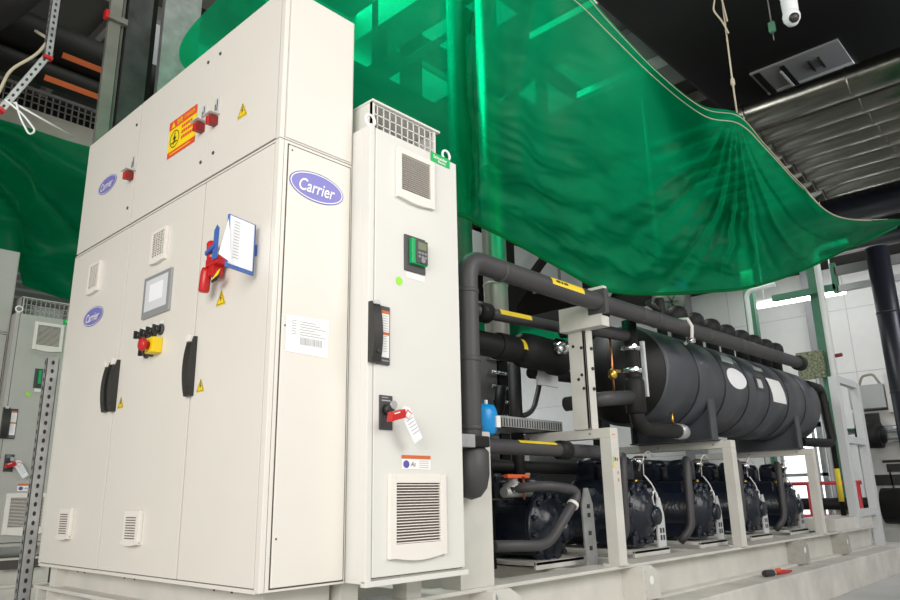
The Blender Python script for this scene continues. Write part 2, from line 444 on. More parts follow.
# touchscreen
mb = MB().m('screenrim').fbox(FX, -1.28, -.96, 1.345, 1.583, 0, .014, .004)
mb.m('screen').rect(FX, -1.25, -.99, 1.38, 1.562, .0148)
mb.m('paper'); mb.rect(FX, -1.2, -1.04, 1.43, 1.53, .0152)
mb.build('touchscreen', d2)
def button(y, z, parent, k='black'):
    mb = MB().m('dkgrey').lathe([(.03, 0), (.03, .012), (.026, .015)], FX.p(-y, z, 0), FX.n, 20)
    mb.m(k).lathe([(.02, .012), (.02, .035), (.017, .04)], FX.p(-y, z, 0), FX.n, 16)
    mb.fbox(FX, -y-.006, -y+.006, z-.022, z+.022, .035, .052, .002)
    mb.m('white').rect(FX, -y-.022, -y+.022, z+.034, z+.048, .002)
    return mb.build('selector_switch', parent)
for y in (1.262, 1.19, 1.115, 1.04): button(y, 1.252, d2)
for y in (1.185, 1.125): button(y, 1.145, d2)
mb = MB().m('yellow').fbox(FX, -1.105, -1.015, 1.122, 1.205, 0, .055, .008)
mb.m('red').lathe([(.02, .05), (.02, .075), (.034, .078), (.036, .09), (.03, .1), (.01, .104)], FX.p(-1.063, 1.163, 0), FX.n, 24)
pl(mb.build('emergency_stop', d2), 'red mushroom button on a yellow box')

# ------------------------------------------------------------------ upper cabinet on top
up = thing('upper_cabinet', 'long white box cabinet with a red and yellow danger sign stacked on the control cabinet', 'cabinet', (.217, 1.22, 2.0))
mb = MB().m('cab').box(.02, .434, 0, 2.44, 2.004, 2.84, .004); mb.m('gap').box(.012, .024, .03, 2.43, 2.01, 2.835)
mb.m('cab').box(0, .03, 0, .034, 2.004, 2.84, .004)
mb.m('cab').box(.03, .425, -.006, 0, 2.012, 2.832, .004)
mb.build('body', up)
def door2(y0, y1): return MB().m('cab').box(0, .02, y0, y1, 2.012, 2.834, .003).build('door', up)
u1 = door2(.04, .682); u2 = door2(.684, 1.588); u3 = door2(1.6, 2.425)
oval_logo('upper_badge', FX, -2.02, 2.407, .145, .06, .002, u3)
warn_tri(FX, -.35, 2.285, .095, .002, u1)
F = FX; y0, y1, z0, z1 = 1.162, .838, 2.288, 2.522
mb = MB().m('signyel').rect(F, -y0, -y1, z0, z1, .002)
mb.m('signred').rect(F, -y0, -y1, z1-.055, z1, .003); mb.rect(F, -y0, -y1, z0, z0+.036, .003)
mb.m('signyel').fpoly(F, [(-y0+.03, z1-.047), (-y0+.075, z1-.047), (-y0+.052, z1-.01)], .004)
mb.text(F, '危险', -y0+.13, z1-.028, .004, width=.07, height=.036, bold=.01)
mb.text(F, 'DANGER', -y0+.245, z1-.028, .004, width=.12, height=.022)
mb.m('ink').ellipse(F, -y0+.075, z0+.108, .055, .055, .003, 28, .049, .049)
mb.fpoly(F, [(-y0+.085, z0+.155), (-y0+.055, z0+.105), (-y0+.074, z0+.108), (-y0+.062, z0+.062), (-y0+.098, z0+.118), (-y0+.078, z0+.115)], .004)
mb.bar(F.p(-y0+.04, z0+.085, .004), F.p(-y0+.11, z0+.085, .004), .004, .004)
mb.m('signred')
for j in range(3):
    v = z0+.145-.035*j
    mb.rect(F, -y0+.155, -y1-.02-.03*(j == 0), v, v+.02, .003)
    mb.m('signyel')
    for q in range(5): mb.rect(F, -y0+.175+.026*q, -y0+.179+.026*q, v, v+.02, .0035)
    mb.m('signred')
mb.m('signyel').rect(F, -y0+.03, -y1-.05, z0+.015, z0+.021, .004)
pl(mb.build('danger_sign', up, solid=False), 'red and yellow danger sign with a lightning symbol')
def isolator(y, z, parent):
    mb = MB().m('lgreyp').fbox(FX, -y-.022, -y+.022, z+.045, z+.135, 0, .005, .002)
    mb.m('ink'); mb.bar(FX.p(-y+.008, z+.06, .006), FX.p(-y+.008, z+.125, .006), .005, .003); mb.bar(FX.p(-y-.01, z+.055, .006), FX.p(-y-.01, z+.1, .006), .005, .003)
    mb.m('cab').fbox(FX, -y-.042, -y+.042, z+.026, z+.03, 0, .06, .001)
    mb.m('dkred').fbox(FX, -y-.022, -y+.022, z-.03, z+.02, .0, .045, .007)
    mb.m('red').fbox(FX, -y-.012, -y+.012, z-.036, z+.01, .04, .056, .004)
    mb.m('dkgrey').fbox(FX, -y-.01, -y+.01, z-.01, z+.04, .0, .03, .003)
    return pl(mb.build('isolator_switch', parent), 'dark red rotary isolator under a small hood')
isolator(.755, 2.338, u2); isolator(.615, 2.325, u1); isolator(1.63, 2.34, u3)
for y, z, dd in ((.75, 2.13, u2), (.62, 2.14, u1), (.75, 2.745, u2), (.62, 2.74, u1), (1.65, 2.13, u3), (1.64, 2.7, u3)):
    MB().m('dkgrey').lathe([(.01, 0), (.01, .005), (.003, .007)], FX.p(-y, z, 0), FX.n, 10).build('latch_screw', dd)

# clipboard with papers hanging on the right door
cb = thing('clipboard', 'blue document board with white sheets hanging on the right cabinet door', 'clipboard', (-.03, .2, 1.4))
F = Frame((-.2, .095, 0), V((.185, .045, 0)).normalized(), (0,0,1))
mb = MB().m('blue').fbox(F, .015, .18, 1.345, 1.59, 0, .012, .002); mb.fbox(F, .165, .21, 1.45, 1.5, -.02, 0); mb.build('board', cb)
mb = MB().m('paper').fbox(F, .02, .165, 1.36, 1.583, .0125, .017)
mb.m('grey_txt')
for j in range(13): mb.rect(F, .04, .075, 1.56-.014*j, 1.564-.014*j, .0185)
mb.build('paper_sheets', cb)
F2 = Frame((-.215, .075, 0), V((1, .1, 0)).normalized(), (0,0,1))
mb = MB().m('paper').fpoly(F2, [(-.02, 1.385), (.02, 1.56), (.03, 1.5), (.035, 1.43), (.05, 1.36)], .005)
mb.build('curled_sheet', cb, solid=False)
lk = thing('lockout_padlocks', 'cluster of red safety padlocks with a blue tag on the right cabinet door', 'padlock', (-.04, .44, 1.5))
mb = MB().m('red'); F = Frame((-.0, 0, 0), (0,-1,0), (0,0,1))
mb.lathe([(.02, 0), (.026, .01), (.026, .1), (.02, .12)], (-.07, .485, 1.33), (0, -.12, 1), 16)
mb.lathe([(.02, 0), (.026, .01), (.026, .09), (.02, .1)], (-.05, .46, 1.49), (0, .15, 1), 16)
mb.fbox(F, -.47, -.36, 1.45, 1.49, .02, .08, .008); mb.fbox(F, -.45, -.4, 1.4, 1.46, .02, .075, .008)
mb.build('padlock_body', lk)
mb = MB().m('chrome').tube([(-.06, .44, 1.49), (-.06, .44, 1.55), (-.06, .41, 1.56), (-.06, .4, 1.5)], .006, 8, .03); mb.cyl((0, .445, 1.48), (-.05, .445, 1.48), .02, 14); mb.build('shackle', lk)
mb = MB().m('blue').fpoly(F, [(-.4, 1.47), (-.35, 1.47), (-.345, 1.62), (-.37, 1.645), (-.395, 1.62)], .085); mb.bar((-.085, .38, 1.54), (-.08, .47, 1.52), .012, .02); mb.build('lockout_tag', lk, solid=False)
mb = MB().m('signyel').fpoly(F, [(-.42, 1.375), (-.36, 1.39), (-.34, 1.42), (-.37, 1.41)], .07); mb.m('ink').fpoly(F, [(-.41, 1.36), (-.36, 1.365), (-.33, 1.4), (-.36, 1.39), (-.42, 1.375)], .071); mb.build('lock_label', lk, solid=False)

# ------------------------------------------------------------------ drive cabinet
X0, X1, YF, YB, ZT = .442, 1.085, -.13, .3, 2.19
dr = thing('drive_cabinet', 'tall narrow white drive cabinet with keypad and green badge beside the control cabinet', 'cabinet', (.76, .08, 0))
mb = MB().m('cab2').box(X0, X1, YF+.022, YB, .0, ZT, .004)
mb.m('gap').box(X0+.025, X1-.004, YF+.016, YF+.024, .02, ZT-.015)
mb.m('cab2').box(X0, X0+.034, YF-.0, YF+.03, 0, ZT, .006); mb.box(X0, X1+.02, YF-.004, YF+.03, -.012, .012, .002)
mb.box(X0-.002, X0+.003, YF+.05, YB, .02, ZT-.02, .001)
mb.build('body', dr)
dd = MB().m('cab2').box(X0+.038, X1, YF, YF+.02, .024, ZT-.004, .005).build('door', dr)
F = FS(YF)
louvre('upper_vent', F, .615, .89, 1.845, 2.125, dd, 17, belly=True)
louvre('lower_vent', F, .568, .94, .095, .465, dd, 21, belly=True)
mb = MB().m('schn').rect(F, .876, 1.03, 2.137, 2.195, .002)
mb.m('white').text(F, 'Schneider', .953, 2.173, .003, width=.11, bold=.02); mb.text(F, 'Electric', .965, 2.152, .003, width=.062, bold=.02)
pl(mb.build('maker_badge', dd, solid=False), 'green badge with white lettering')
mb = MB().m('dkgrey').fbox(F, .674, .822, 1.466, 1.658, 0, .008, .003)
mb.m('green').fbox(F, .705, .815, 1.505, 1.64, .006, .03, .004); mb.m('dkgrey').fbox(F, .73, .812, 1.51, 1.636, .028, .036, .003)
mb.m('lcd').rect(F, .742, .802, 1.585, 1.625, .0365)
mb.m('greyp')
for j in range(3):
    for q in range(2): mb.fbox(F, .742+.022*j, .758+.022*j, 1.56-.02*q, 1.572-.02*q, .036, .039)
mb.lathe([(.014, 0), (.014, .006)], F.p(.775, 1.528, .036), F.n, 14)
pl(mb.build('keypad', dd), 'green and grey operator keypad in a dark recess')
mb = MB().m('limegreen').ellipse(F, .641, 1.4, .022, .022, .002, 20); pl(mb.build('round_sticker', dd, solid=False), 'lime green dot')
MB().m('white').rect(F, .69, .82, 1.43, 1.46, .0015).build('small_label', dd, solid=False)
mb = MB().m('dkgrey').fbox(F, .49, .572, .965, 1.25, 0, .01, .003)
mb.m('white').rect(F, .517, .566, 1.0, 1.228, .011); mb.m('oran_st').rect(F, .517, .566, 1.212, 1.228, .0115); mb.rect(F, .517, .566, 1.108, 1.122, .0115)
mb.m('grey_txt')
for j in range(7):
    mb.rect(F, .524, .56, 1.2-.012*j, 1.203-.012*j, .0118); mb.rect(F, .524, .552, 1.1-.012*j, 1.103-.012*j, .0118)
mb.m('white').text(F, 'Schneider', .543, .985, .0115, width=.042)
pl(mb.build('lock_plate', dd, solid=False), 'black plate with white instruction label')
mb = MB().m('black'); k = 10; P = [F.p(.442, .968, 0)]
for j in range(k+1): t = j/k; P.append(F.p(.442, .968+.29*t, .016+.03*math.sin(PI*min(1, .1+t*.88))**.7))
P.append(F.p(.442, 1.258, 0)); mb.prism(P, F.u*.055)
mb.m('lgreyp').fbox(F, .455, .485, 1.245, 1.265, 0, .035, .003); mb.m('ink').cyl(F.p(.475, 1.02, .03), F.p(.475, 1.02, .047), .012, 12)
mb.build('door_handle', dd)
mb = MB().m('dkgrey').fbox(F, .513, .594, .662, .822, 0, .006, .002); mb.m('black').lathe([(.026, 0), (.026, .03), (.02, .034)], F.p(.555, .755, .006), F.n, 20)
mb.m('steelg').lathe([(.02, .03), (.02, .04)], F.p(.568, .775, .006), F.n, 16)
mb.m('grey_txt').rect(F, .525, .58, .795, .8, .0068); mb.rect(F, .525, .565, .81, .813, .0068)
mb.build('rotary_switch', dd)
mb = MB().m('white').rect(F, .655, .848, .487, .552, .002); mb.m('oran_st').rect(F, .655, .848, .535, .552, .003)
mb.m('logo_b').ellipse(F, .685, .51, .02, .018, .003, 20); mb.m('ink').text(F, 'As', .73, .511, .003, width=.035, shear=.3); mb.m('grey_txt')
for j in range(4): mb.rect(F, .77, .835, .525-.01*j, .528-.01*j, .003)
pl(mb.build('notice_sticker', dd, solid=False), 'white notice sticker with an orange strip')
# cage on top
mb = MB().m('cab2'); gx0, gx1, gy0, gy1, gz0, gz1 = .49, .972, -.085, .25, ZT, 2.362
mb.box(gx0-.004, gx1+.02, gy0-.012, gy1, gz1-.004, gz1+.008, .002)
for x in (gx0, gx1-.02): mb.box(x, x+.02, gy0, gy0+.015, gz0, gz1)
mb.box(gx0, gx1, gy1-.01, gy1, gz0, gz1); mb.box(gx1-.005, gx1, gy0, gy1, gz0, gz1); mb.box(gx0, gx0+.005, gy0, gy1, gz0, gz1)
for j in range(1, 11): x = gx0 + (gx1-gx0)*j/11; mb.bar((x, gy0+.006, gz0), (x, gy0+.006, gz1), .005, .005)
for j in (1, 2, 3): z = gz0 + (gz1-gz0)*j/3.2; mb.bar((gx0, gy0+.006, z), (gx1, gy0+.006, z), .005, .005)
mb.m('lgreyp').box(gx0+.03, gx1-.03, gy0+.2, gy0+.21, gz0, gz1-.02)
mb.build('top_cage', dr)
for x, y in ((.468, -.1), (1.035, -.1)):
    mb = MB().m('white'); ring = []
    P = [V((x + .03*math.cos(2*PI*k/20), y, ZT+.043 + .03*math.sin(2*PI*k/20))) for k in range(20)]
    mb.tube(P, .007, 8, closed=True); mb.cyl((x, y, ZT), (x, y, ZT+.018), .016, 12)
    mb.build('lifting_eye', dr)
for x in (.455, .86):
    MB().m('steelw').box(x, x+.1, YF+.18, YF+.28, DECK, -.0, .003).build('foot', dr)
# tag and red lock on the rotary switch
tg = thing('lockout_tag', 'white paper tag with red lock hanging from the rotary switch of the near drive cabinet', 'tag', (.58, YF-.04, .7))
F = Frame((0, YF-.045, 0), (1, 0, 0), V((0, -.06, 1)).normalized())
mb = MB().m('paper').fpoly(F, [(.56, .74), (.59, .768), (.625, .763), (.715, .63), (.665, .6)], .0); mb.m('signred').fpoly(F, [(.59, .725), (.61, .755), (.64, .738), (.62, .708)], .001)
mb.m('white').fpoly(F, [(.596, .724), (.611, .747), (.634, .735), (.619, .712)], .002); mb.m('grey_txt')
for j in range(5): mb.fpoly(F, [(.607+.011*j, .7-.014*j), (.645+.011*j, .722-.014*j), (.646+.011*j, .718-.014*j), (.608+.011*j, .696-.014*j)], .001)
mb.build('paper_tag', tg, solid=False)
mb = MB().m('red'); mb.hexa([F.p(*p) for p in [(.5,.69,-.02),(.59,.715,-.02),(.585,.755,-.02),(.505,.735,-.02),(.5,.69,.015),(.59,.715,.015),(.585,.755,.015),(.505,.735,.015)]], .006)
mb.m('white').fpoly(F, [(.515,.725),(.55,.735),(.55,.74),(.515,.73)], .0165); mb.build('red_lock', tg)
# ------------------------------------------------------------------ repeats: the neighbouring machine row
DY = 5.28
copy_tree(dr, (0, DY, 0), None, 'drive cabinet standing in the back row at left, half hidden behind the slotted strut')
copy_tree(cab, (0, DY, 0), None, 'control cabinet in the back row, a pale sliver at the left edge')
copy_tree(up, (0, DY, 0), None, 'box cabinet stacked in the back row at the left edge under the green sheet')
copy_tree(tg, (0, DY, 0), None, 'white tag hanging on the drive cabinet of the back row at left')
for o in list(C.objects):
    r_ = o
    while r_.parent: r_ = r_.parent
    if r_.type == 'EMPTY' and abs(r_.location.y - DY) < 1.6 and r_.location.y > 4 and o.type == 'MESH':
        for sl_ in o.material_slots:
            if sl_.material in (M['cab'], M['cab2']): sl_.link = 'OBJECT'; sl_.material = M['cab_shade']  # shade of the back row put into the copies' paint colour
mb = ibeam_x(-.2, 3.2, DY-.1, DY+.1, PL, DECK); mb.m('gap').box(.6, .95, DY-.105, DY-.1, DECK-.1, DECK-.02); mb.m('steelw').box(.3, 2.0, DY-.0, DY+2, DECK-.02, DECK)
tag(mb.build('skid_frame', None, (1.5, DY, PL)), 'pale steel skid beam beneath the back-row drive cabinet', 'skid')
mb = MB().m('concrete').box(-.4, 6, DY-.25, DY+2.6, FLOOR, PL-.001, .01)
tag(mb.build('concrete_plinth'), 'concrete plinth under the back-row machine at left', 'plinth')

# ------------------------------------------------------------------ slotted strut at the left
def slotted(a, b, u, v, w, d, name, label, cat, cap=None, k='steelg', group=None):
    """perforated channel from a to b; u = face width direction, v = flange depth direction"""
    a = V(a); b = V(b); u = V(u).normalized(); v = V(v).normalized(); d_ = (b-a); L = d_.length; d_.normalize()
    mb = MB().m(k)
    def bx(u0, u1, v0, v1, t0, t1):
        mb.hexa([a + u*x + v*y + d_*t for t in (t0, t1) for x, y in ((u0,v0),(u1,v0),(u1,v1),(u0,v1))])
    bx(0, w, 0, .004, 0, L); bx(0, .004, 0, d, 0, L); bx(w-.004, w, 0, d, 0, L)
    mb.m('ink'); n = int(L/.055)
    for j in range(n):
        t = (j+.5)*L/n; s = .01
        c = a + u*(w/2) + d_*t - v*.0012
        mb.poly([c + u*(s*math.cos(q*PI/5)) + d_*(s*1.5*math.sin(q*PI/5)) for q in range(10)])
        c = a + d_*t + v*(d/2) - u*.0012
        mb.poly([c + v*(s*math.cos(q*PI/5)) + d_*(s*1.5*math.sin(q*PI/5)) for q in range(10)])
    if cap:
        mb.m('red'); bx(-.003, w+.003, -.003, d+.003, L-.012, L+.012)
    return tag(mb.build(name, None, a, solid=False), label, cat, group)
slotted((-.085, 2.47, FLOOR), (-.085, 2.47, 1.29), (1,0,0), (0,1,0), .075, .05, 'slotted_strut', 'slotted galvanised strut standing upright at the left edge of the control cabinet', 'strut')

# ------------------------------------------------------------------ support frames
def portal(x, label, group, stick=False, thick=.1, yr=1.35):
    t = thing('portal_frame', label, 'frame', (x+.05, .4, DECK), group)
    mb = MB().m('steelw').box(x, x+thick, .035, .125, DECK, .74, .004); mb.box(x-.01, x+thick+.01, .03, .16, DECK, DECK+.012)
    p = mb.build('post', t)
    if stick:
        F = Frame((x-.0, 0, 0), (0,-1,0), (0,0,1)); F = FS(.035)
        mb = MB().m('limegreen').rect(F, x+.006, x+.022, .575, .612, .002); mb.m('yellow').rect(F, x+.006, x+.022, .53, .57, .002); mb.m('oran_st')
        mb.rect(F, x+.055, x+.068, .49, .51, .002); mb.rect(F, x+.055, x+.068, .44, .46, .002); mb.m('ink').rect(F, x+.03, x+.044, .58, .605, .002); mb.m('signred').rect(F, x+.055, x+.075, .58, .6, .002)
        mb.rect(F, x+.015, x+.06, .76, .765, .002)
        pl(mb.build('small_stickers', p, solid=False), 'row of tiny coloured stickers')
    MB().m('steelw').box(x, x+thick, .035, yr+.07, .74, .81, .004).build('beam', t)
    MB().m('steelw').box(x+.0, x+(.1 if yr < 1 else .07), yr, yr+.07, DECK, .74, .003).build('rear_post', t)
    for y in (.2, .75): MB().m('greyp').cyl((x-.008, y, .775), (x, y, .775), .009, 6).build('bolt', t)
    return t
portal(2.83, 'white steel portal frame with coloured stickers, nearest of the three along the machine', 'portal frames along the skid', True, yr=.83)
portal(4.92, 'white steel portal frame under the near leg of the black tank', 'portal frames along the skid')
portal(7.18, 'white steel portal frame under the far leg of the black tank', 'portal frames along the skid')

sp = thing('support_post', 'wide off-white steel post just right of the drive cabinet', 'post', (1.42, .1, DECK))
MB().m('steelw').box(1.26, 1.535, .06, .075, DECK, .715, .003).build('web_plate', sp)
MB().m('steelw').box(1.26, 1.275, .075, .2, DECK, .715).build('flange', sp)
mb = MB().m('steelg').hexa([(1.1,-.1,.608),(1.222,-.1,.608),(1.222,-.02,.608),(1.1,-.02,.608),(1.1,-.1,.675),(1.222,-.1,.675),(1.222,-.02,.675),(1.1,-.02,.675)], .003)
if 0: mb.hexa([(1.1,-.03,.62),(1.22,-.1,.62),(1.22,-.02,.62),(1.1,.05,.62),(1.1,-.03,.71),(1.22,-.1,.71),(1.22,-.02,.71),(1.1,.05,.71)], .003)
mb.build('bracket', sp)
mb = MB().m('foamd').box(1.222, 1.345, -.1, .06, .612, .672, .012); mb.build('clamp_block', sp)

cl = thing('pipe_column', 'off-white bolted column with a box bracket carrying the long grey pipe', 'column', (2.85, .23, .81))
mb = MB().m('steelw').box(2.79, 2.81, .17, .31, .81, 1.54, .002); mb.box(2.79, 2.9, .17, .19, .81, 1.54, .002)
mb.build('angle_post', cl)
mb = MB().m('ink')
for y, z in ((.21, 1.2), (.24, 1.17), (.2, 1.1), (.27, 1.42), (.2, 1.4)): mb.cyl((2.785, y, z), (2.79, y, z), .012, 8)
for z in (1.1, 1.25, 1.4): mb.cyl((2.87, .16, z), (2.87, .17, z), .013, 8)
mb.build('bolts', cl)
mb = MB().m('steelw').box(2.72, 2.734, -.03, .335, 1.525, 1.7, .002); mb.box(2.734, 2.82, -.03, .335, 1.525, 1.54, .002); mb.box(2.734, 2.82, .32, .335, 1.54, 1.67); mb.box(2.734, 2.82, -.03, -.02, 1.54, 1.6)
mb.build('box_bracket', cl)

# end ladder frame
lf = thing('ladder_frame', 'pale grey tall ladder frame at the far end of the skid', 'frame', (9.1, .06, DECK))
for x in (8.55, 9.5): MB().m('lgreyp').box(x, x+.14, .03, .13, DECK if x < 9.3 else PL, 1.78, .004).build('post', lf)
for z in (.02, .93, 1.71): MB().m('lgreyp').box(8.69, 9.5, .04, .12, z, z+.09, .003).build('rung', lf)
mb = MB().m('foamd').tube([(7.9, .2, 1.62), (8.42, .2, 1.62), (8.45, .16, .92), (7.7, .3, .92)], .055, 12, .12)
tag(mb.build('bent_pipe'), 'black insulated pipe bent around the far end of the tank beside the ladder frame', 'pipe')
mb = MB().m('pipeblk').cyl((8.95, .3, DECK), (8.95, .3, 1.5), .032); mb.m('yel_st').cyl((8.95, .3, .2), (8.95, .3, .62), .0335)
tag(mb.build('upright_pipe'), 'thin black upright pipe with a yellow band behind the ladder frame', 'pipe')

# ------------------------------------------------------------------ tank
TY, TZ, TR, TX0, TX1 = .55, 1.37, .45, 3.97, 7.98
tk = thing('insulated_tank', 'big dark grey insulated horizontal tank with white stickers on the portal frames', 'tank', (6, TY, .81))
prof = [(.40, -.004), (TR-.012, -.002), (TR, .012)]
nb = 7; L = TX1-TX0
for j in range(1, nb):
    t = L*j/nb; prof += [(TR, t-.018), (TR-.012, t-.009), (TR-.012, t+.009), (TR, t+.018)]
prof += [(TR, L-.01), (TR-.02, L+.01), (.36, L+.12), (.2, L+.22), (.001, L+.26)]
mb = MB().m('tank').lathe(prof, (TX0, TY, TZ), (1,0,0), 64)
for f in mb.bm.faces:
    if max(v.co.x for v in f.verts) < TX0+.009: f.smooth = True
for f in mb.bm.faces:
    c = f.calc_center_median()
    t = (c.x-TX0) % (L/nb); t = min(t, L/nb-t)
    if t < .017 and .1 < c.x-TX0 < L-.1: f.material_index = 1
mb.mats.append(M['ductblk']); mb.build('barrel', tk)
MB().m('foamd').lathe([(.001, -.30), (.1, -.29), (.22, -.23), (.33, -.13), (.42, -.015), (.428, 0), (.428, .02)], (TX0, TY, TZ), (1,0,0), 48).build('dished_head', tk)
for x in (4.78, 7.1):
    mb = MB().m('tank'); 
    P = [(x, .17, .81), (x, .93, .81), (x, .96, 1.1), (x, .17-.03, 1.1)]
    mb.box(x, x+.13, .14, .16, .81, 1.2, .003); mb.box(x+.05, x+.07, .16, .95, .81, 1.1); mb.box(x, x+.13, .94, .96, .81, 1.2)
    mb.box(x-.02, x+.15, .13, .97, .81, .822)
    mb.build('saddle', tk)
def on_tank(x, th, r=TR): return V((x, TY - r*math.cos(th), TZ + r*math.sin(th)))
def tank_patch(pts_fn, kf, n=8): pass
def tank_sticker(mb, x0, x1, t0, t1, r, skew=0):
    n = 6
    for j in range(n):
        a = t0 + (t1-t0)*j/n; b = t0 + (t1-t0)*(j+1)/n
        mb.poly([on_tank(x0+skew*j/n, a, r), on_tank(x1+skew*j/n, a, r), on_tank(x1+skew*(j+1)/n, b, r), on_tank(x0+skew*(j+1)/n, b, r)])
mb = MB().m('paper'); n = 28; ring = []
vc = mb.bm.verts.new(on_tank(5.42, .14, TR+.006)); vs = [mb.bm.verts.new(on_tank(5.42+.235*math.cos(2*PI*k/n), .14+.235*math.sin(2*PI*k/n), TR+.004)) for k in range(n)]
for k in range(n): mb.face([vc, vs[k], vs[(k+1)%n]])
pl(mb.build('oval_sticker', tk), 'round white oval sticker')
mb = MB().m('black'); tank_sticker(mb, 5.9, 6.12, -.02, .32, TR+.006); mb.m('lgreyp'); tank_sticker(mb, 5.95, 6.08, .05, .26, TR+.008); pl(mb.build('rating_plate', tk), 'small pale rating plate on a black backing')
mb = MB().m('white'); tank_sticker(mb, 6.36, 6.76, -.2, .36, TR+.006, -.1); pl(mb.build('paper_sheet', tk), 'white paper sheet taped on')
mb = MB().m('lgreyp'); tank_sticker(mb, 5.22, 5.5, .5, .72, TR+.006, .1); tank_sticker(mb, 6.05, 6.3, .52, .66, TR+.006, .06); pl(mb.build('torn_paper', tk), 'torn scraps of pale paper')
for j, x in enumerate((5.18, 5.58, 6.0, 6.41, 6.83, 7.22, 7.6, 7.95)):
    mb = MB().m('foamd').lathe([(.07, 0), (.07, .22), (.1, .26), (.112, .31), (.105, .365), (.08, .4), (.045, .418), (.001, .423)], (x, TY, TZ+TR-.03), (0,0,1), 20)
    mb.build('nozzle_cap', tk)
mb = MB().m('foamd').lathe([(.05, 0), (.05, .42), (.04, .44)], (4.83, TY, TZ+TR-.03), (0,0,1), 16); mb.build('tall_nozzle', tk)
mb = MB().m('black').tube([(4.6, TY, TZ+TR+.33), (4.72, TY, TZ+TR+.3), (4.8, TY, TZ+TR+.28)], .035, 10); mb.build('valve_stub', tk)

# ------------------------------------------------------------------ pipes
lp = thing('long_pipe', 'long dark grey insulated pipe with one elbow running above the tank front', 'pipe', (1.32, 0, .3))
pathL = [(1.3, .32, .45), (1.295, -.0, .45), (1.3, 0, 1.70), (2.4, 0, 1.695), (7.0, 0, 1.765)]
mb = MB().m('foam').tube(pathL, .065, 20, .13); mb.build('insulation', lp)
MB().m('foam').lathe([(.001,-.13),(.05,-.115),(.085,-.07),(.1,0),(.1,.12),(.072,.15)], (1.296, 0, .47), (0,0,1), 24).build('lower_elbow', lp)
mb = MB()
for p, d in (((1.3, 0, 1.5), (0,0,1)), ((1.3, 0, 1.1), (0,0,1)), ((1.297, 0, .72), (0,0,1)), ((1.62, 0, 1.692), (1,0,0)), ((3.35, 0, 1.71), (1,0,.015)), ((3.6, 0, 1.713), (1,0,.015)), ((4.55, 0, 1.728), (1,0,.015)), ((5.3, 0, 1.74), (1,0,.015)), ((6.2, 0, 1.752), (1,0,.015))):
    MB().m('foam').lathe([(.065, -.014), (.069, -.01), (.069, .01), (.065, .014)], p, d, 20).build('joint_band', lp)
mb.bm.free()
F = Frame((0, 0, 0), V((1, 0, .006)).normalized(), (0,0,1)); mb = MB().m('yel_st')
def pipe_label(mb, x0, x1, y, z, r, a0, a1, slope=.0, key='ink'):
    n = 4
    mb.m('yel_st')
    for j in range(n):
        a = a0+(a1-a0)*j/n; b = a0+(a1-a0)*(j+1)/n
        P = lambda x, t, rr: V((x, y - rr*math.cos(t), z + slope*(x-x0) + rr*math.sin(t)))
        mb.poly([P(x0, a, r), P(x1, a, r), P(x1, b, r), P(x0, b, r)])
    mb.m(key); m_ = (a0+a1)/2; w = (x1-x0)
    P = lambda x, t: V((x, y - (r+.002)*math.cos(t), z + slope*(x-x0) + (r+.002)*math.sin(t)))
    for u0, u1 in ((.12, .24), (.27, .33), (.36, .48)):
        mb.poly([P(x0+w*u0, m_-.12), P(x0+w*u1, m_-.12), P(x0+w*u1, m_+.14), P(x0+w*u0, m_+.14)])
pipe_label(mb, 2.08, 2.46, 0, 1.696, .067, -.05, .8); pl(mb.build('yellow_label', lp, solid=False), 'yellow pipe label with dark print')
mb = MB().m('dkgrey').box(2.71, 2.76, -.075, .075, 1.61, 1.79, .006); mb.m('steelw').box(2.712, 2.758, -.065, .065, 1.787, 1.81); mb.build('pipe_clamp', lp)
mb = MB().m('steelw').tube([(4.1, .03, 1.8), (4.1, -.05, 1.79), (4.1, -.08, 1.72), (4.1, -.07, 1.62), (4.1, .0, 1.58)], .016, 8); mb.m('chrome').cyl((4.1, -.09, 1.6), (4.1, -.03, 1.6), .025, 8); mb.build('hanger_bracket', lp)
MB().m('foamd').lathe([(.07, 0), (.085, .02), (.085, .12), (.05, .14), (.05, .2), (.001, .2)], (6.98, 0, 1.765), (1,0,0), 18).build('end_cap', lp)

def pipe(name, label, pts, r, k='foam', fil=.12, extra=None, n=16):
    t = thing(name, label, 'pipe', pts[0]); MB().m(k).tube(pts, r, n, fil).build('insulation', t)
    if extra: extra(t)
    return t
def ex(t):
    mb = MB(); pipe_label(mb, 2.08, 2.5, .3, .66, .0505, .6, 1.2, key='yel_st'); pl(mb.build('yellow_label', t, solid=False), 'plain yellow pipe label')
    MB().m('foamd').lathe([(.048, -.06), (.066, -.05), (.066, .05), (.048, .06)], (2.62, .3, .66), (1,0,0), 18).build('pipe_collar', t)
pipe('suction_manifold', 'dark insulated pipe with a plain yellow label running low behind the wide post', [(1.5, .75, .66), (1.5, .3, .66), (3.3, .3, .66), (3.5, .45, .62)], .048, 'foam', .15, ex)
pipe('drop_pipe', 'dark insulated drop pipe next to the wide steel post, behind the nearest compressor', [(1.95, .62, .62), (2.0, .62, .62), (2.0, .62, DECK)], .06, 'foamd', .12)
pipe('drop_pipe', 'bent dark insulated drop pipe nearest the orange-handled valve', [(1.8, .7, .6), (2.24, .7, .6), (2.24, .7, DECK)], .06, 'foamd', .16)
pipe('cross_pipe', 'dark insulated pipe crossing low behind the nearest compressor', [(2.3, .85, .57), (4.4, .85, .57)], .05, 'foamd', .1)
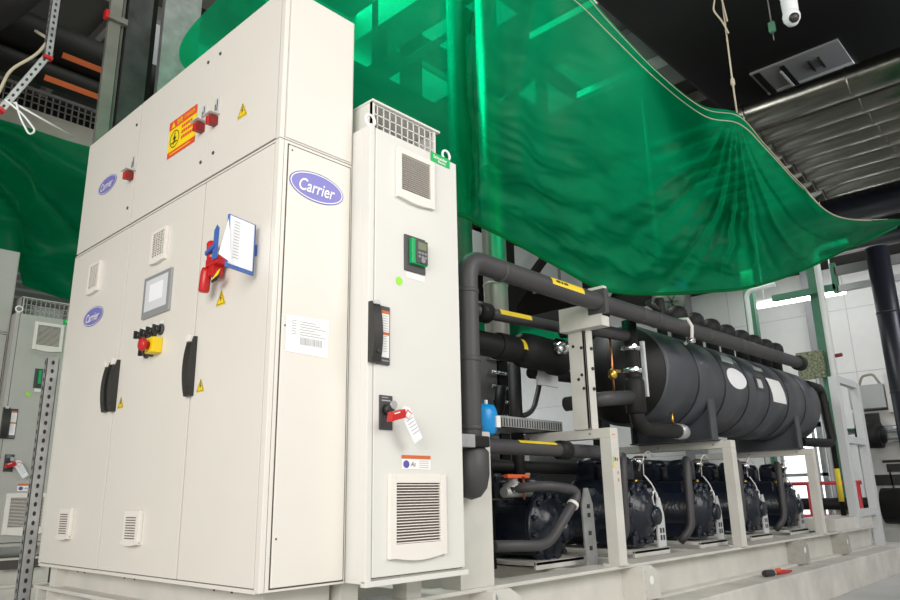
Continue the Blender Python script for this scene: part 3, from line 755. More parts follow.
def ex(t):
    MB().m('foamd').lathe([(.095, 0), (.1, .02), (.1, .2), (.095, .22)], (2.28, .6, 1.41), (1,0,0), 20).build('pipe_sleeve', t)
    MB().m('foamd').lathe([(.09, 0), (.13, .05), (.135, .12), (.13, .45), (.15, .47), (.15, .53), (.12, .56)], (2.55, .6, 1.42), (1,0,0), 22).build('valve_body', t)
    mb = MB().m('chrome').lathe([(.05, 0), (.05, .1), (.042, .1), (.042, .16)], (2.85, .48, 1.44), (.4, -1, .05), 16); mb.build('sight_plug', t)
    mb = MB(); pipe_label(mb, 2.42, 2.56, .6, 1.41, .091, -.1, .9, key='brass'); pl(mb.build('yellow_label', t, solid=False), 'square yellow pipe label')
pipe('valve_pipe', 'thick black insulated pipe with a bulging valve left of the bolted column', [(1.7, .6, 1.40), (3.2, .6, 1.42)], .088, 'foamd', .1, ex)
def ex(t):
    mb = MB(); pipe_label(mb, 2.3, 2.68, .6, 1.645, .0475, -.1, .8, slope=.035, key='yel_st'); pl(mb.build('yellow_label', t, solid=False), 'plain yellow pipe label')
    MB().m('foamd').lathe([(.045, -.06), (.075, -.05), (.075, .05), (.045, .06)], (2.15, .6, 1.635), (1,0,0), 18).build('pipe_collar', t)
pipe('thin_pipe', 'thin dark insulated pipe with a yellow label just below the long pipe', [(1.7, .6, 1.62), (3.3, .6, 1.68)], .045, 'foam', .1, ex)
def ex(t):
    MB().m('foamd').lathe([(.06, 0), (.08, .02), (.08, .26), (.06, .29)], (3.44, .15, .95), (0,0,1), 16).build('pipe_sleeve', t)
    for z in (1.45, 1.27):
        mb = MB().m('chrome').lathe([(.03, 0), (.08, .01), (.08, .04), (.03, .05)], (3.44, .15, z), (0,0,1), 12); mb.cyl((3.44, .12, z+.02), (3.33, .06, z+.02), .015); mb.build('union_nut', t)
    MB().m('steelg').lathe([(.066, 0), (.066, .1), (.055, .14), (.03, .16)], (4.06, .13, .85), (1,0,0), 16).build('end_cap', t)
    MB().m('brass').cyl((3.98, .12, .9), (3.98, .12, 1.0), .012, 8).build('brass_valve', t)
    MB().m('lgreyp').box(3.57, 3.6, .11, .14, 1.1, 1.55).build('gauge_strip', t)
pipe('downpipe', 'black insulated pipe dropping before the near end of the tank to a silver cap', [(3.44, .15, 1.7), (3.44, .15, .85), (4.1, .13, .85)], .058, 'foamd', .13, ex)
pipe('branch_pipe', 'short dark branch pipe high between the bolted column and the tank', [(2.99, .5, 1.6), (3.0, .2, 1.57), (3.38, .16, 1.575)], .05, 'foam', .1)
def ex(t):
    mb = MB().m('brass').lathe([(.02, 0), (.035, .02), (.035, .06), (.02, .08)], (3.16, .17, 1.2), (0,0,1), 10); mb.bar((3.12, .16, 1.26), (3.25, .16, 1.27), .022, .022); mb.build('orange_valve', t)
    MB().m('copper').cyl((3.16, .17, 1.1), (3.16, .17, 1.53), .009, 8).build('copper_tube', t)
pipe('branch_pipe', 'lower dark branch pipe with a brass valve above it, left of the tank', [(2.99, .5, 1.03), (3.0, .18, 1.04), (3.38, .16, 1.08)], .055, 'foam', .1, ex)
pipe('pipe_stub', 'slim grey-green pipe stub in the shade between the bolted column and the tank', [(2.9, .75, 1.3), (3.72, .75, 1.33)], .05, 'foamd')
tag(MB().m('lgreyp').box(2.92, 3.2, .7, .72, 1.2, 1.5, .002).build('bracket_plate'), 'small pale plate under the bulging valve behind the bolted column', 'plate')
tag(MB().m('black').tube([(2.75, .9, .85), (2.85, .95, .95), (3.1, .9, 1.0), (3.3, .95, 1.3), (3.2, .9, 1.6)], .022, 8, .12).build('looped_hose'), 'thin black hose looping behind the bolted column', 'hose')
t = thing('junction_gear', 'cluster of small black pump gear behind the cable tray', 'pump', (2.5, 1.0, .82))
MB().m('black').lathe([(.09, 0), (.1, .02), (.1, .2), (.07, .23), (.07, .3), (.001, .31)], (2.45, 1.0, .82), (0,0,1), 18).build('pump_body', t)
MB().m('foamd').tube([(2.45, 1.0, .95), (2.75, .98, .95), (2.8, .98, 1.2)], .045, 12, .1).build('pump_pipe', t)
pipe('standpipe', 'black insulated standpipe rising left of the bolted column', [(2.75, .8, DECK), (2.75, .8, 1.36)], .05, 'foamd')
# condenser shell low behind the compressors
t = thing('condenser_shell', 'long black condenser shell in the shade behind the compressors', 'vessel', (5.5, 1.7, DECK))
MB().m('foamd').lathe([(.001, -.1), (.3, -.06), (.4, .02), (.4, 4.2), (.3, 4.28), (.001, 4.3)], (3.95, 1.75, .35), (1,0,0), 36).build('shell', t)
for x in (4.3, 7.2): MB().m('foamd').box(x, x+.1, 1.35, 2.05, DECK, .2).build('saddle', t)

# ------------------------------------------------------------------ compressors
def compressor(x, y0, label, zc=.2, hz=0., wires=True):
    t = thing('compressor', label, 'compressor', (x, y0+.4, DECK), 'compressors between the portal frames')
    mb = MB().m('steelw').box(x-.27, x+.3, y0+.0, y0+.85, DECK+.025, DECK+.05, .004); mb.box(x-.27, x+.3, y0+.0, y0+.015, DECK+.0, DECK+.05)
    mb.build('base_plate', t)
    mb = MB().m('navy').lathe([(.17, .0), (.2, .06), (.2, .3), (.235, .34), (.235, .62), (.2, .66), (.2, .78), (.15, .84), (.001, .86)], (x, y0+.05, zc), (0,1,0), 28, sy=1.08)
    mb.box(x-.14, x+.14, y0+.16, y0+.6, zc+.08, zc+.27+hz, .03)
    for sx in (-1, 1): mb.box(x+sx*.12-.05, x+sx*.12+.05, y0+.06, y0+.5, DECK+.08, zc-.1, .015)
    mb.build('crankcase', t)
    mb = MB().m('navy').lathe([(.2, .07), (.228, .06), (.228, .03), (.205, .015), (.17, .01), (.16, -.02), (.1, -.035), (.085, -.055), (.05, -.06), (.001, -.06)], (x, y0+.05, zc), (0,1,0), 32, sy=1.1)
    for k in range(12):
        a = 2*PI*k/12+.2; px, pz = x+.2*math.cos(a), zc+.22*math.sin(a)
        mb.lathe([(.018, -.012), (.018, .03)], (px, y0+.05, pz), (0,1,0), 6)
    mb.lathe([(.09, -.03), (.07, -.06), (.07, -.075), (.001, -.076)], (x+.1, y0+.05, zc-.02), (0,1,0), 18)
    mb.build('end_cover', t)
    for px, yy in ((x-.05, y0+.12), (x-.05, y0+.38)):
        mb = MB().m('navy').box(px-.105, px+.105, yy, yy+.2, zc+.26+hz, zc+.42+hz, .05); mb.lathe([(.11, 0), (.11, .02), (.09, .05), (.001, .06)], (px, yy+.1, zc+.395+hz), (0,0,1), 20)
        for k in range(6): a = 2*PI*k/6; mb.cyl((px+.085*math.cos(a), yy+.11+.085*math.sin(a), zc+.4+hz), (px+.085*math.cos(a), yy+.11+.085*math.sin(a), zc+.435+hz), .012, 6)
        mb.build('cylinder_head', t)
    for dx in (-.15, .06): MB().m('brass').lathe([(.022, 0), (.022, .04), (.014, .05)], (x+dx, y0+.16, zc+.25), (0,-1,0), 8).build('brass_plug', t)
    if not wires: return t
    mb = MB().m('navyd').lathe([(.13, 0), (.15, .02), (.15, .3), (.12, .33)], (x+.3, y0+.55, zc+.12), (0,1,.0), 20); 
    for k in range(5): mb.lathe([(.15, .04+.06*k), (.165, .05+.06*k), (.165, .06+.06*k), (.15, .07+.06*k)], (x+.3, y0+.55, zc+.12), (0,1,0), 20)
    mb.build('motor_cover', t)
    mb = MB().m('lgreyp').box(x+.2, x+.33, y0+.04, y0+.055, DECK+.05, zc-.02); mb.hexa([(x+.2,y0+.04,zc-.02),(x+.33,y0+.04,zc-.02),(x+.33,y0+.055,zc-.02),(x+.2,y0+.055,zc-.02),(x+.25,y0+.04,zc+.12),(x+.28,y0+.04,zc+.12),(x+.28,y0+.055,zc+.12),(x+.25,y0+.055,zc+.12)])
    mb.m('ink')
    for j in range(2):
        for q in range(2): mb.fbox(FS(y0+.04), x+.235+.045*j, x+.265+.045*j, DECK+.1+.055*q, DECK+.14+.055*q, .0005, .001)
    mb.build('mounting_plate', t)
    mb = MB().m('white').tube([(x+.26, y0+.15, zc+.3), (x+.4, y0+.14, zc+.2), (x+.44, y0+.14, zc+.04), (x+.38, y0+.14, zc-.1), (x+.3, y0+.15, zc-.16)], .007, 6, .1)
    P = [V((x+.38+.045*math.cos(2*PI*k/16), y0+.135, zc+.11+.06*math.sin(2*PI*k/16))) for k in range(16)]; mb.tube(P, .008, 6, closed=True)
    mb.build('sensor_wire', t)
    mb = MB().m('chrome').lathe([(.035, 0), (.035, .06), (.05, .06), (.05, .09)], (x+.14, y0+.16, zc+.34), (.2,-.2,1), 10); mb.m('copper').tube([(x+.15, y0+.2, zc+.4), (x+.3, y0+.25, zc+.46), (x+.5, y0+.25, zc+.46)], .01, 8, .06); mb.m('white').tube([(x+.34, y0+.2, zc+.3), (x+.35, y0+.2, zc+.46), (x+.45, y0+.2, zc+.52), (x+.58, y0+.22, zc+.46)], .005, 6, .1)
    mb.build('line_fittings', t)
    return t
YC = .27
lab = ['nearest dark navy compressor with a bent hose across its side, beside the wide post', 'dark navy compressor just right of the stickered portal frame', 'dark navy compressor left of the portal frame under the near tank leg',
       'dark navy compressor just right of the portal frame under the near tank leg', 'farthest dark navy compressor, left of the last portal frame']
for x, l in zip((2.58, 3.72, 4.86, 6.0, 7.12), lab):
    compressor(x, YC + (.08 if x < 3 else 0), l,   .14 if x < 3 else .2, -.1 if x < 3 else 0, x > 3)
sl = ['thick grey foam hose bending over beside the compressor right of the stickered portal frame', 'thick grey foam hose standing left of the compressor in the middle bay',
      'thick grey foam hose right behind the middle portal post', 'thick grey foam hose beside the farthest compressor']
for x, l in zip((3.36, 4.47, 5.6, 6.72), sl):
    pipe('foam_hose', l, [(x+.3, YC+.16, .57), (x+.05, YC+.02, .66), (x+.0, YC+.0, .45), (x-.02, YC+.0, .06), (x-.1, YC+.08, -.05)], .034, 'foam', .1)
def ex(t):
    MB().m('plastic').lathe([(.04, -.012), (.04, .012)], (2.56, .205, .29), (.5, 0, .45), 14).build('clamp_band', t)
pipe('bent_hose', 'grey insulated hose bent in an S over the nearest compressor', [(1.75, .24, .07), (2.27, .22, .045), (2.66, .2, .38), (2.35, .26, .42), (2.2, .45, .4)], .034, 'foam', .12, ex)
# orange handled valve
t = thing('butterfly_valve', 'small silver valve with an orange handle behind the nearest compressor', 'valve', (2.2, .36, .36))
MB().m('orange').box(2.14, 2.38, .42, .46, .47, .495, .008).build('valve_handle', t)
mb = MB().m('steelg').lathe([(.06, 0), (.07, .02), (.07, .06), (.035, .08), (.035, .1)], (2.24, .46, .37), (0,0,1), 16); mb.cyl((2.14, .46, .38), (2.42, .46, .38), .035, 14); mb.m('copper').cyl((2.28, .4, .33), (2.28, .4, .48), .008, 8); mb.build('valve_body', t)
t = thing('gauge_panel', 'small black panel with a brass gauge behind the wide steel post', 'panel', (2.05, .42, DECK))
MB().m('black').box(1.8, 1.98, .5, .52, DECK, .33, .002).build('panel_plate', t); MB().m('black').box(1.8, 2.3, .5, .62, .33, .342, .002).build('shelf', t); MB().m('copper').lathe([(.035, 0), (.04, .02), (.04, .05), (.025, .06)], (1.94, .5, .22), (0,-1,0), 14).build('gauge', t)
# perforated bracket between compressor and portal
t = thing('slotted_bracket', 'galvanised pointed bracket standing between the nearest compressor and the stickered portal frame', 'bracket', (2.83, .25, DECK))
mb = MB().m('steelg'); F = FS(.25); mb.prism([F.p(a, b, 0) for a, b in ((2.76, DECK), (2.9, DECK), (2.88, .29), (2.83, .4), (2.79, .4), (2.74, .29))], (0, .012, 0)); mb.m('ink')
for z in (-.02, .08, .2, .26): mb.rect(F, 2.8, 2.84, z, z+.03, .001)
mb.build('plate', t)
mb = MB().m('alu').cyl((2.85, .3, .02), (3.2, .45, .02), .025); mb.cyl((2.85, .3, .17), (3.2, .45, .17), .02); mb.build('rods', t)
# blue valve actuator on the near post
t = thing('blue_valve', 'bright blue valve actuator behind the top of the wide steel post', 'valve', (1.8, .35, .7))
MB().m('blueval').lathe([(.05, 0), (.085, .02), (.095, .06), (.095, .15), (.08, .19), (.04, .2)], (1.79, .33, .72), (0,0,1), 24).build('actuator', t)
MB().m('white').fbox(FS(.235), 1.8, 1.84, .77, .84, -.004, .012).build('name_tab', t); MB().m('steelg').cyl((1.79, .33, .66), (1.79, .33, .73), .02).build('stem', t)
for x in (1.76, 1.83): MB().m('white').cyl((x, .33, .9), (x, .33, .95), .012).build('gland', t)
# cable tray
mb = MB().m('steelg').box(1.6, 3.0, .55, .56, .82, .9); mb.box(1.6, 3.0, .55, .85, .82, .825); mb.m('ink')
for j in range(46): mb.box(1.62+.03*j, 1.632+.03*j, .5492, .55, .83, .885)
tag(mb.build('cable_tray', None, (2.3, .7, .82)), 'perforated grey cable tray lying behind the blue valve', 'cable tray')
# plate heat exchanger
t = thing('plate_heat_exchanger', 'dark bolted plate heat exchanger behind the vertical grey pipe', 'heat exchanger', (2.9, 1.3, DECK))
MB().m('greyp').box(2.55, 2.93, 1.12, 1.36, .45, 1.5, .01).build('plate_pack', t)
MB().m('foamd').box(2.93, 3.05, 1.1, 1.38, .45, 1.5, .006).build('end_plate', t)
for x in (2.99,): MB().m('foamd').box(x, x+.05, 1.12, 1.36, DECK, .45).build('leg', t)
mb = MB().m('chrome')
for z in [.5+.12*j for j in range(9)]: mb.cyl((2.8, 1.09, z), (3.0, 1.09, z), .022, 8)
mb.build('tie_bolts', t)
tag(MB().m('steelg').box(3.12, 3.2, 1.2, 1.26, DECK, 1.55).build('steel_post'), 'galvanised steel post right of the dark heat exchanger', 'post')

# ------------------------------------------------------------------ risers behind
def riser(x, y, r, z0, z1, k, label, cat='pipe', nm='riser_pipe'):
    mb = MB().m(k).cyl((x, y, z0), (x, y, z1), r, 24)
    for z in (z0+1.2, z0+2.4, z0+3.6):
        if z < z1: mb.lathe([(r, -.015), (r+.006, -.01), (r+.006, .01), (r, .015)], (x, y, z), (0,0,1), 24)
    return tag(mb.build(nm, None, (x, y, z0)), label, cat)
riser(3.42, 1.5, .115, DECK, 6.5, 'riser', 'shiny clad riser pipe behind the elbow of the long pipe')
riser(3.72, 1.75, .05, DECK, 6.5, 'chrome', 'slim bluish riser tube right of the shiny clad riser')
riser(2.95, 1.5, .1, DECK, 6.5, 'steeld', 'dull grey riser pipe partly hidden by the drive cabinet')
mb = MB().m('lgreyp')
for j in range(9): mb.box(12.1, 14.4, 11.9, 12, 4.3+.14*j, 4.36+.14*j)
mb.m('greyp').box(12.0, 14.5, 11.96, 11.99, 4.2, 5.6)
for y, l in ((3.4, 'dark lattice truss seen faintly through the green sheet, the nearer one'), (6.2, 'dark lattice truss seen faintly through the green sheet, the farther one')):
    mb_t = MB().m('pipeblk'); mb_t.box(1.5, 12, y, y+.16, 5.3, 5.5); mb_t.box(1.5, 12, y, y+.16, 7.2, 7.4)
    for k in range(6):
        x = 1.8+1.8*k; mb_t.box(x, x+.16, y+.02, y+.14, 5.5, 7.2); mb_t.bar((x+.1, y+.08, 5.5), (x+1.8, y+.08, 7.2), .1, .1)
    tag(mb_t.build('roof_truss', None, (6, y, 5.3)), l, 'truss')
for q, (x, l) in enumerate(((4.9, 'dark steel stanchion seen through the middle of the green sheet'), (7.0, 'dark steel stanchion seen through the green sheet left of the tie rope'), (9.6, 'dark steel stanchion far behind the lower hem of the green sheet'))):
    mb_t = MB().m('pipeblk').box(x, x+.28, 4.2, 4.4, FLOOR, 7.74); mb_t.bar((x+.14, 4.3, 3.2), (x+1.9, 4.3, 5.0), .12, .12)
    tag(mb_t.build('stanchion', None, (x, 4.3, FLOOR)), l, 'column')
t = thing('air_duct', 'dull grey air duct crossing behind the green sheet', 'duct', (6, 4.6, 4.4))
mb_t = MB().m('lgreyp').box(2.4, 12, 5.0, 5.6, 4.3, 4.8, .03); mb_t.build('duct_run', t)
for x in (2.5, 4.3, 6.1, 7.9, 9.7): MB().m('greyp').box(x, x+.06, 4.97, 5.63, 4.27, 4.83).build('duct_flange', t)
# side wall fan
t = thing('blower', 'round dark blower hanging beneath the hem of the green sheet', 'fan', (7.6, 2.0, 3.0))
mb.bm.free()
mb = MB().m('steeld').lathe([(.12, 0), (.22, .02), (.22, .3), (.12, .34)], (8.0, 2.0, 3.05), (-.75, -.6, -.2), 24); mb.cyl((8.0, 2.05, 3.1), (8.0, 2.05, 8), .03); mb.build('housing', t)
mb = MB().m('dkgrey'); c = V((8.0, 2.0, 3.05)) + V((-.75, -.6, -.2)).normalized()*.345
for k in range(6):
    a = k*PI/3; d = V((-.6*math.cos(a), .75*math.cos(a), math.sin(a)))*.1; mb.bar(c - d*.3, c + d, .03, .02)
mb.m('blue').box(7.85, 7.95, 1.6, 1.75, 3.15, 3.3); mb.build('fan_blades', t)

# ------------------------------------------------------------------ green sheets
G = [
[(0.9,1.000,2.198),(0.85,1.150,2.80),(0.09,1.300,3.05),(0.42,1.300,3.85)],
[(1.426,0.850,2.307),(1.446,1.100,3.011),(1.252,1.300,3.784),(1.368,1.300,5.083)],
[(2.051,0.750,2.409),(2.367,1.050,3.251),(2.369,1.100,4.141),(2.278,0.950,5.253)],
[(2.291,0.700,2.364),(2.442,0.800,3.096),(2.544,0.900,3.932),(2.743,0.750,5.319)],
[(2.700,0.700,2.335),(2.904,0.850,3.136),(2.964,0.900,3.969),(3.156,0.650,5.405)],
[(3.296,0.680,2.251),(3.527,0.800,3.128),(3.507,0.750,3.981),(3.548,0.500,5.265)],
[(3.933,0.650,2.173),(4.298,0.750,3.085),(4.238,0.600,3.999),(3.914,0.350,4.893)],
[(4.745,0.600,2.271),(5.214,0.650,3.088),(5.070,0.400,3.892),(4.417,0.150,4.473)],
[(5.714,0.500,2.459),(5.858,0.400,3.094),(5.420,0.100,3.617),(4.690,-0.150,4.058)],
[(6.810,0.350,2.703),(6.282,0.150,3.112),(5.572,-0.150,3.527),(5.105,-0.350,4.046)],
[(7.789,0.050,3.048),(6.811,-0.150,3.167),(5.977,-0.350,3.475),(5.519,-0.420,3.850)],
[(8.222,-0.400,3.322),(7.501,-0.450,3.314),(6.703,-0.500,3.312),(6.084,-0.550,3.538)],
[(8.528,-0.700,3.498),(8.029,-0.700,3.450),(7.318,-0.720,3.320),(6.546,-0.750,3.220)],
[(9.042,-0.950,3.747),(9.000,-0.950,3.764),(8.944,-0.950,3.763),(8.901,-0.950,3.779)]]
def cr(p0, p1, p2, p3, t):
    return (p1*2 + (p2-p0)*t + (p0*2-p1*5+p2*4-p3)*t*t + (p1*3-p0-p2*3+p3)*t*t*t)*.5
def crs(P, u):
    n = len(P); x = u*(n-1); k = min(int(x), n-2); t = x-k
    g = lambda j: P[j] if 0 <= j < n else (P[0]*2-P[1] if j < 0 else P[-1]*2-P[-2])
    return cr(g(k-1), g(k), g(k+1), g(k+2), t)
Gv = [[V(p) for p in c] for c in G]
NU, NV = 300, 110
grid = []
tie = V((5.105, -.35, 4.046))
for i in range(NU+1):
    u = i/NU
    col = [crs([Gv[c][r] for c in range(14)], u) for r in range(4)]
    grid.append([crs(col, j/NV) for j in range(NV+1)])
def nrm(i, j):
    a = grid[min(i+1, NU)][j]-grid[max(i-1, 0)][j]; b = grid[i][min(j+1, NV)]-grid[i][max(j-1, 0)]
    n = a.cross(b); return n.normalized() if n.length > 1e-9 else V((0,-1,0))
disp = []
for i in range(NU+1):
    u = i/NU; c = []
    for j in range(NV+1):
        v = j/NV; p = grid[i][j]
        edge = min(1, v*9, (1-v)*9)
        d = 0
        # long hanging folds on the left half
        uu = u + .012*noise.noise(V((v*2.2, u*3, 2)))
        for c0, w0, a0 in ((.146, .022, -.15), (.178, .018, .14), (.205, .016, -.05), (.23, .018, .06), (.1, .03, .06), (.275, .03, .05), (.33, .02, -.05), (.375, .03, .06)):
            d -= a0*math.exp(-((uu-c0)/w0)**2) * (.5+.5*v)
        # creases fanning out from the tie point
        dx = 676*(u-.692); dy = (1-v)*175+1e-6; ang = math.atan2(dy, dx) + .02*noise.noise(V((u*30, v*8, 0))); rad = math.hypot(dx, dy)/100
        for a0, w0, h0 in ((2.62, .035, .05), (2.47, .03, -.06), (2.36, .025, .07), (2.2, .03, -.04), (2.08, .022, .07), (1.93, .03, -.06), (1.8, .018, .05), (1.68, .02, -.06), (1.52, .025, .07), (1.38, .02, -.04), (1.18, .03, .06), (.95, .03, -.04)):
            d += 1.4*h0*math.exp(-((ang-a0)/w0)**2) * math.exp(-rad*.45) * min(1, rad*1.6)
        # small crumples towards the lower hem
        w = (1-v)**1.5
        d += (.05*noise.noise(V((p.x*1.6, p.z*5, 1))) + .03*(abs(noise.noise(V((p.x*3, p.z*9, 5))))-.2)) * (.15+1.3*w*(u > .2))
        d += .03*noise.noise(p*1.1)
        fade = 1 if u < .88 else max(0, (1-u)/.12)
        c.append(p + nrm(i, j)*d*edge*fade*(1 if u > .03 else 0.3))
    disp.append(c)
mb = MB().m('tarp'); R = [[mb.bm.verts.new(p) for p in c] for c in disp]
for i in range(NU):
    for j in range(NV): mb.face([R[i][j], R[i+1][j], R[i+1][j+1], R[i][j+1]], True)
ts = thing('green_sheet', 'large translucent green debris sheet slung over the machine, tied at a rope', 'tarpaulin', (4.5, .5, 3.2))
mb.build('sheet', ts, solid=False)
# hem cord and eyelets along the upper edge
mb = MB().m('rope'); P = [disp[i][NV-2] + V((-.012, -.025, -.012)) for i in range(int(NU*.3), NU-4, 2)]
mb.tube(P, .004, 6); P = [disp[i][NV-6] + V((-.012, -.025, -.012)) for i in range(int(NU*.3), NU-10, 2)]; mb.tube(P, .005, 6)
mb.build('hem_cord', ts)
mb = MB().m('tarp'); P = [disp[i][0] for i in range(0, NU-4, 2)]; mb.tube(P, .018, 8); mb.build('lower_hem', ts)
t = thing('tie_rope', 'pale rope with a loop tying the large green sheet up to the ceiling', 'rope', tuple(tie))
mb = MB().m('rope').tube([tie, tie + V((-.005, .0, .35)), (5.1, -.36, 5.82)], .009, 8)
P = [V((5.09, -.38, 4.95)), V((5.05, -.35, 5.08)), V((4.96, -.3, 5.2)), V((5.02, -.32, 5.4)), V((5.06, -.35, 5.55)), V((5.1, -.38, 5.1))]; mb.tube(P, .009, 8, .05)
mb.lathe([(.01, 0), (.022, .03), (.02, .08), (.01, .1)], tie + V((-.002, 0, .3)), (0,0,1), 10); mb.build('rope_strand', t)

# second sheet at the left, over the back row
NU2, NV2 = 140, 90
mb = MB().m('tarp'); R = []
for i in range(NU2+1):
    u = i/NU2; x = -.6 + 2.3*u; zb = 2.62 + .3*max(0, min(1, (.62-x)/.12)); c = []
    for j in range(NV2+1):
        v = j/NV2; z = zb + (4.47 + .02*u - zb)*v
        y = 5.84; A = math.atan2(1.08-v, u+.02+.05*noise.noise(V((u*3, v*3, 4)))); rr = math.hypot(u+.02, 1.08-v)
        for a0, w0, h0 in ((1.5, .1, .08), (1.3, .1, -.12), (1.1, .09, .15), (.92, .09, -.12), (.76, .08, .13), (.58, .09, -.1), (.4, .1, .08)):
            y -= 1.3*h0*math.exp(-((A-a0)/w0)**2)*min(1, rr*1.5)
        y += .1*noise.noise(V((x*1.2, z*.9, 3))) - .07*math.exp(-((v-.17-.12*u)/.05)**2)
        c.append(mb.bm.verts.new((x, y, z)))
    R.append(c)
for i in range(NU2):
    for j in range(NV2): mb.face([R[i][j], R[i+1][j], R[i+1][j+1], R[i][j+1]], True)
tag(mb.build('green_sheet', None, (.5, 5.8, 3.5), solid=False), 'smaller green sheet hanging in folds below the grey beam at far left', 'tarpaulin')

mb = MB().m('tarp'); R = []
for i in range(41):
    u = i/40; c = []
    for j in range(13):
        v = j/12; c.append(mb.bm.verts.new((5.6+3.0*u, 4.1 + .08*math.sin(u*14+v*2), 2.58 + .1*u + (.34 + .12*math.sin(u*3.1))*v)))
    R.append(c)
for i in range(40):
    for j in range(12): mb.face([R[i][j], R[i+1][j], R[i+1][j+1], R[i][j+1]], True)
tag(mb.build('green_sheet', None, (7, 4.1, 2.8), solid=False), 'narrow strip of green sheet glimpsed behind the shiny riser, under the thin pipe', 'tarpaulin')
# ------------------------------------------------------------------ left overhead
t = thing('tray_beam', 'grey-beige overhead beam with a dark cable grille along its top at far left', 'beam', (.5, 6, 4.5))
MB().m('beam').box(-2.5, 1.9, 5.9, 6.1, 4.46, 4.76, .01).build('beam_face', t)
mb = MB().m('steeld'); mb.box(-2.5, 1.9, 5.9, 5.92, 4.99, 5.03)
for j in range(60): mb.box(-2.5+.073*j, -2.485+.073*j, 5.9, 5.92, 4.76, 5.0)
for z in (4.84, 4.92): mb.box(-2.5, 1.9, 5.9, 5.915, z, z+.012)
mb.m('pipeblk').box(-2.5, 1.9, 6.05, 6.08, 4.76, 5.03); mb.build('cable_grille', t)
def hpipe(label, y, z, r, x0=-3, x1=2.2, st=None):
    t = thing('overhead_pipe', label, 'pipe', (0, y, z)); MB().m('pipeblk').cyl((x0, y, z), (x1, y, z), r, 32).build('pipe_body', t)
    for x in (-2, 1.6): MB().m('steeld').cyl((x, y, z+r), (x, y, 8), .012, 8).build('hanger_rod', t)
    if st:
        mb = MB().m('oran_st'); n = 4
        for j in range(n):
            a = st[2]+(st[3]-st[2])*j/n; b = st[2]+(st[3]-st[2])*(j+1)/n
            P = lambda x, q: V((x, y-(r+.004)*math.cos(q), z+(r+.004)*math.sin(q)))
            mb.poly([P(st[0], a), P(st[1], a), P(st[1], b), P(st[0], b)])
        pl(mb.build('orange_stripe', t, solid=False), 'orange marking stripe')
hpipe('upper black overhead pipe with an orange stripe at top left', 4.6, 4.86, .21, st=(.33, 1.2, -.98, -.7))
hpipe('lower black overhead pipe with an orange stripe above the grey beam', 4.62, 4.52, .125, st=(.22, .78, -1.0, -.55))
t = thing('overhead_pipe', 'fat black curved overhead pipe at the top left corner', 'pipe', (-1.5, 3.5, 4.6)); MB().m('pipeblk').tube([(-2.6, 3.9, 4.15), (-.7, 3.9, 4.2), (-.1, 3.9, 5.2), (.0, 3.9, 6.4)], .24, 28, .8).build('pipe_body', t)
slotted((-.23, 2.95, 8.0), (-.23, 2.95, 3.72), (1,0,0), (0,1,0), .06, .05, 'strut_hanger', 'upright slotted strut with a red end cap at top left', 'strut', True, group=None)
slotted((-.21, 2.97, 3.79), (-.47, 3.0, 3.2), (1,0,-.45), (0,1,0), .055, .05, 'sloping_strut', 'sloping strut with a red end cap at top left', 'strut', True)
slotted((.5, 4.05, 8.0), (.55, 4.0, 5.35), (1,0,0), (0,1,0), .06, .05, 'strut_offcut', 'short overhead strut with a red cap beside the curved black pipe', 'strut', True)
t = thing('sling_cord', 'pale cord looped around the black pipe by the sloping strut', 'cord', (-.3, 3.1, 3.5))
mb = MB().m('rope').tube([(-.25, 3.2, 4.05), (-.2, 3.0, 3.9), (-.28, 2.95, 3.7), (-.42, 3.05, 3.55), (-.48, 3.0, 3.3)], .012, 8, .08); mb.m('white').tube([(-.43, 3.0, 3.27), (-.3, 3.0, 3.2), (-.2, 3.0, 3.1), (-.24, 3.0, 3.05), (-.32, 3.0, 3.17), (-.36, 3.0, 3.28)], .008, 6, .05); mb.tube([(-.42, 3.0, 3.28), (.1, 3.1, 3.2)], .008, 6); mb.build('cord_loop', t)
def column(x0, x1, y0, y1, k, label, nm='steel_column', z1=8, lip=None):
    mb = MB().m(k).box(x0, x1, y0, y1, FLOOR, z1)
    if lip: mb.m(lip).box(x0-.02, x0+.02, y0-.03, y1, FLOOR, z1)
    return tag(mb.build(nm, None, ((x0+x1)/2, (y0+y1)/2, FLOOR)), label, 'column')
column(.6, .93, 2.8, 2.86, 'steelg', 'smooth galvanised column face behind the upper cabinet')
column(.3, .5, 2.8, 3.1, 'dsteel', 'dark mottled steel column left of the galvanised one', lip=None)
column(.51, .56, 2.85, 3.1, 'pipeblk', 'thin black column strip between the mottled and galvanised columns')
t = thing('channel_post', 'grey-brown hanging channel post with a red capped arm at top left', 'post', (.2, 2.82, 8))
MB().m('steeld').box(.155, .25, 2.8, 2.84, 2.95, 8).build('channel', t)
mb = MB().m('steeld').box(.12, .29, 2.76, 2.8, 4.16, 4.21); mb.m('red').box(.11, .14, 2.755, 2.805, 4.15, 4.22); mb.build('arm', t)
MB().m('steeld').box(.27, .29, 2.84, 2.88, 2.95, 8).build('rear_flange', t)

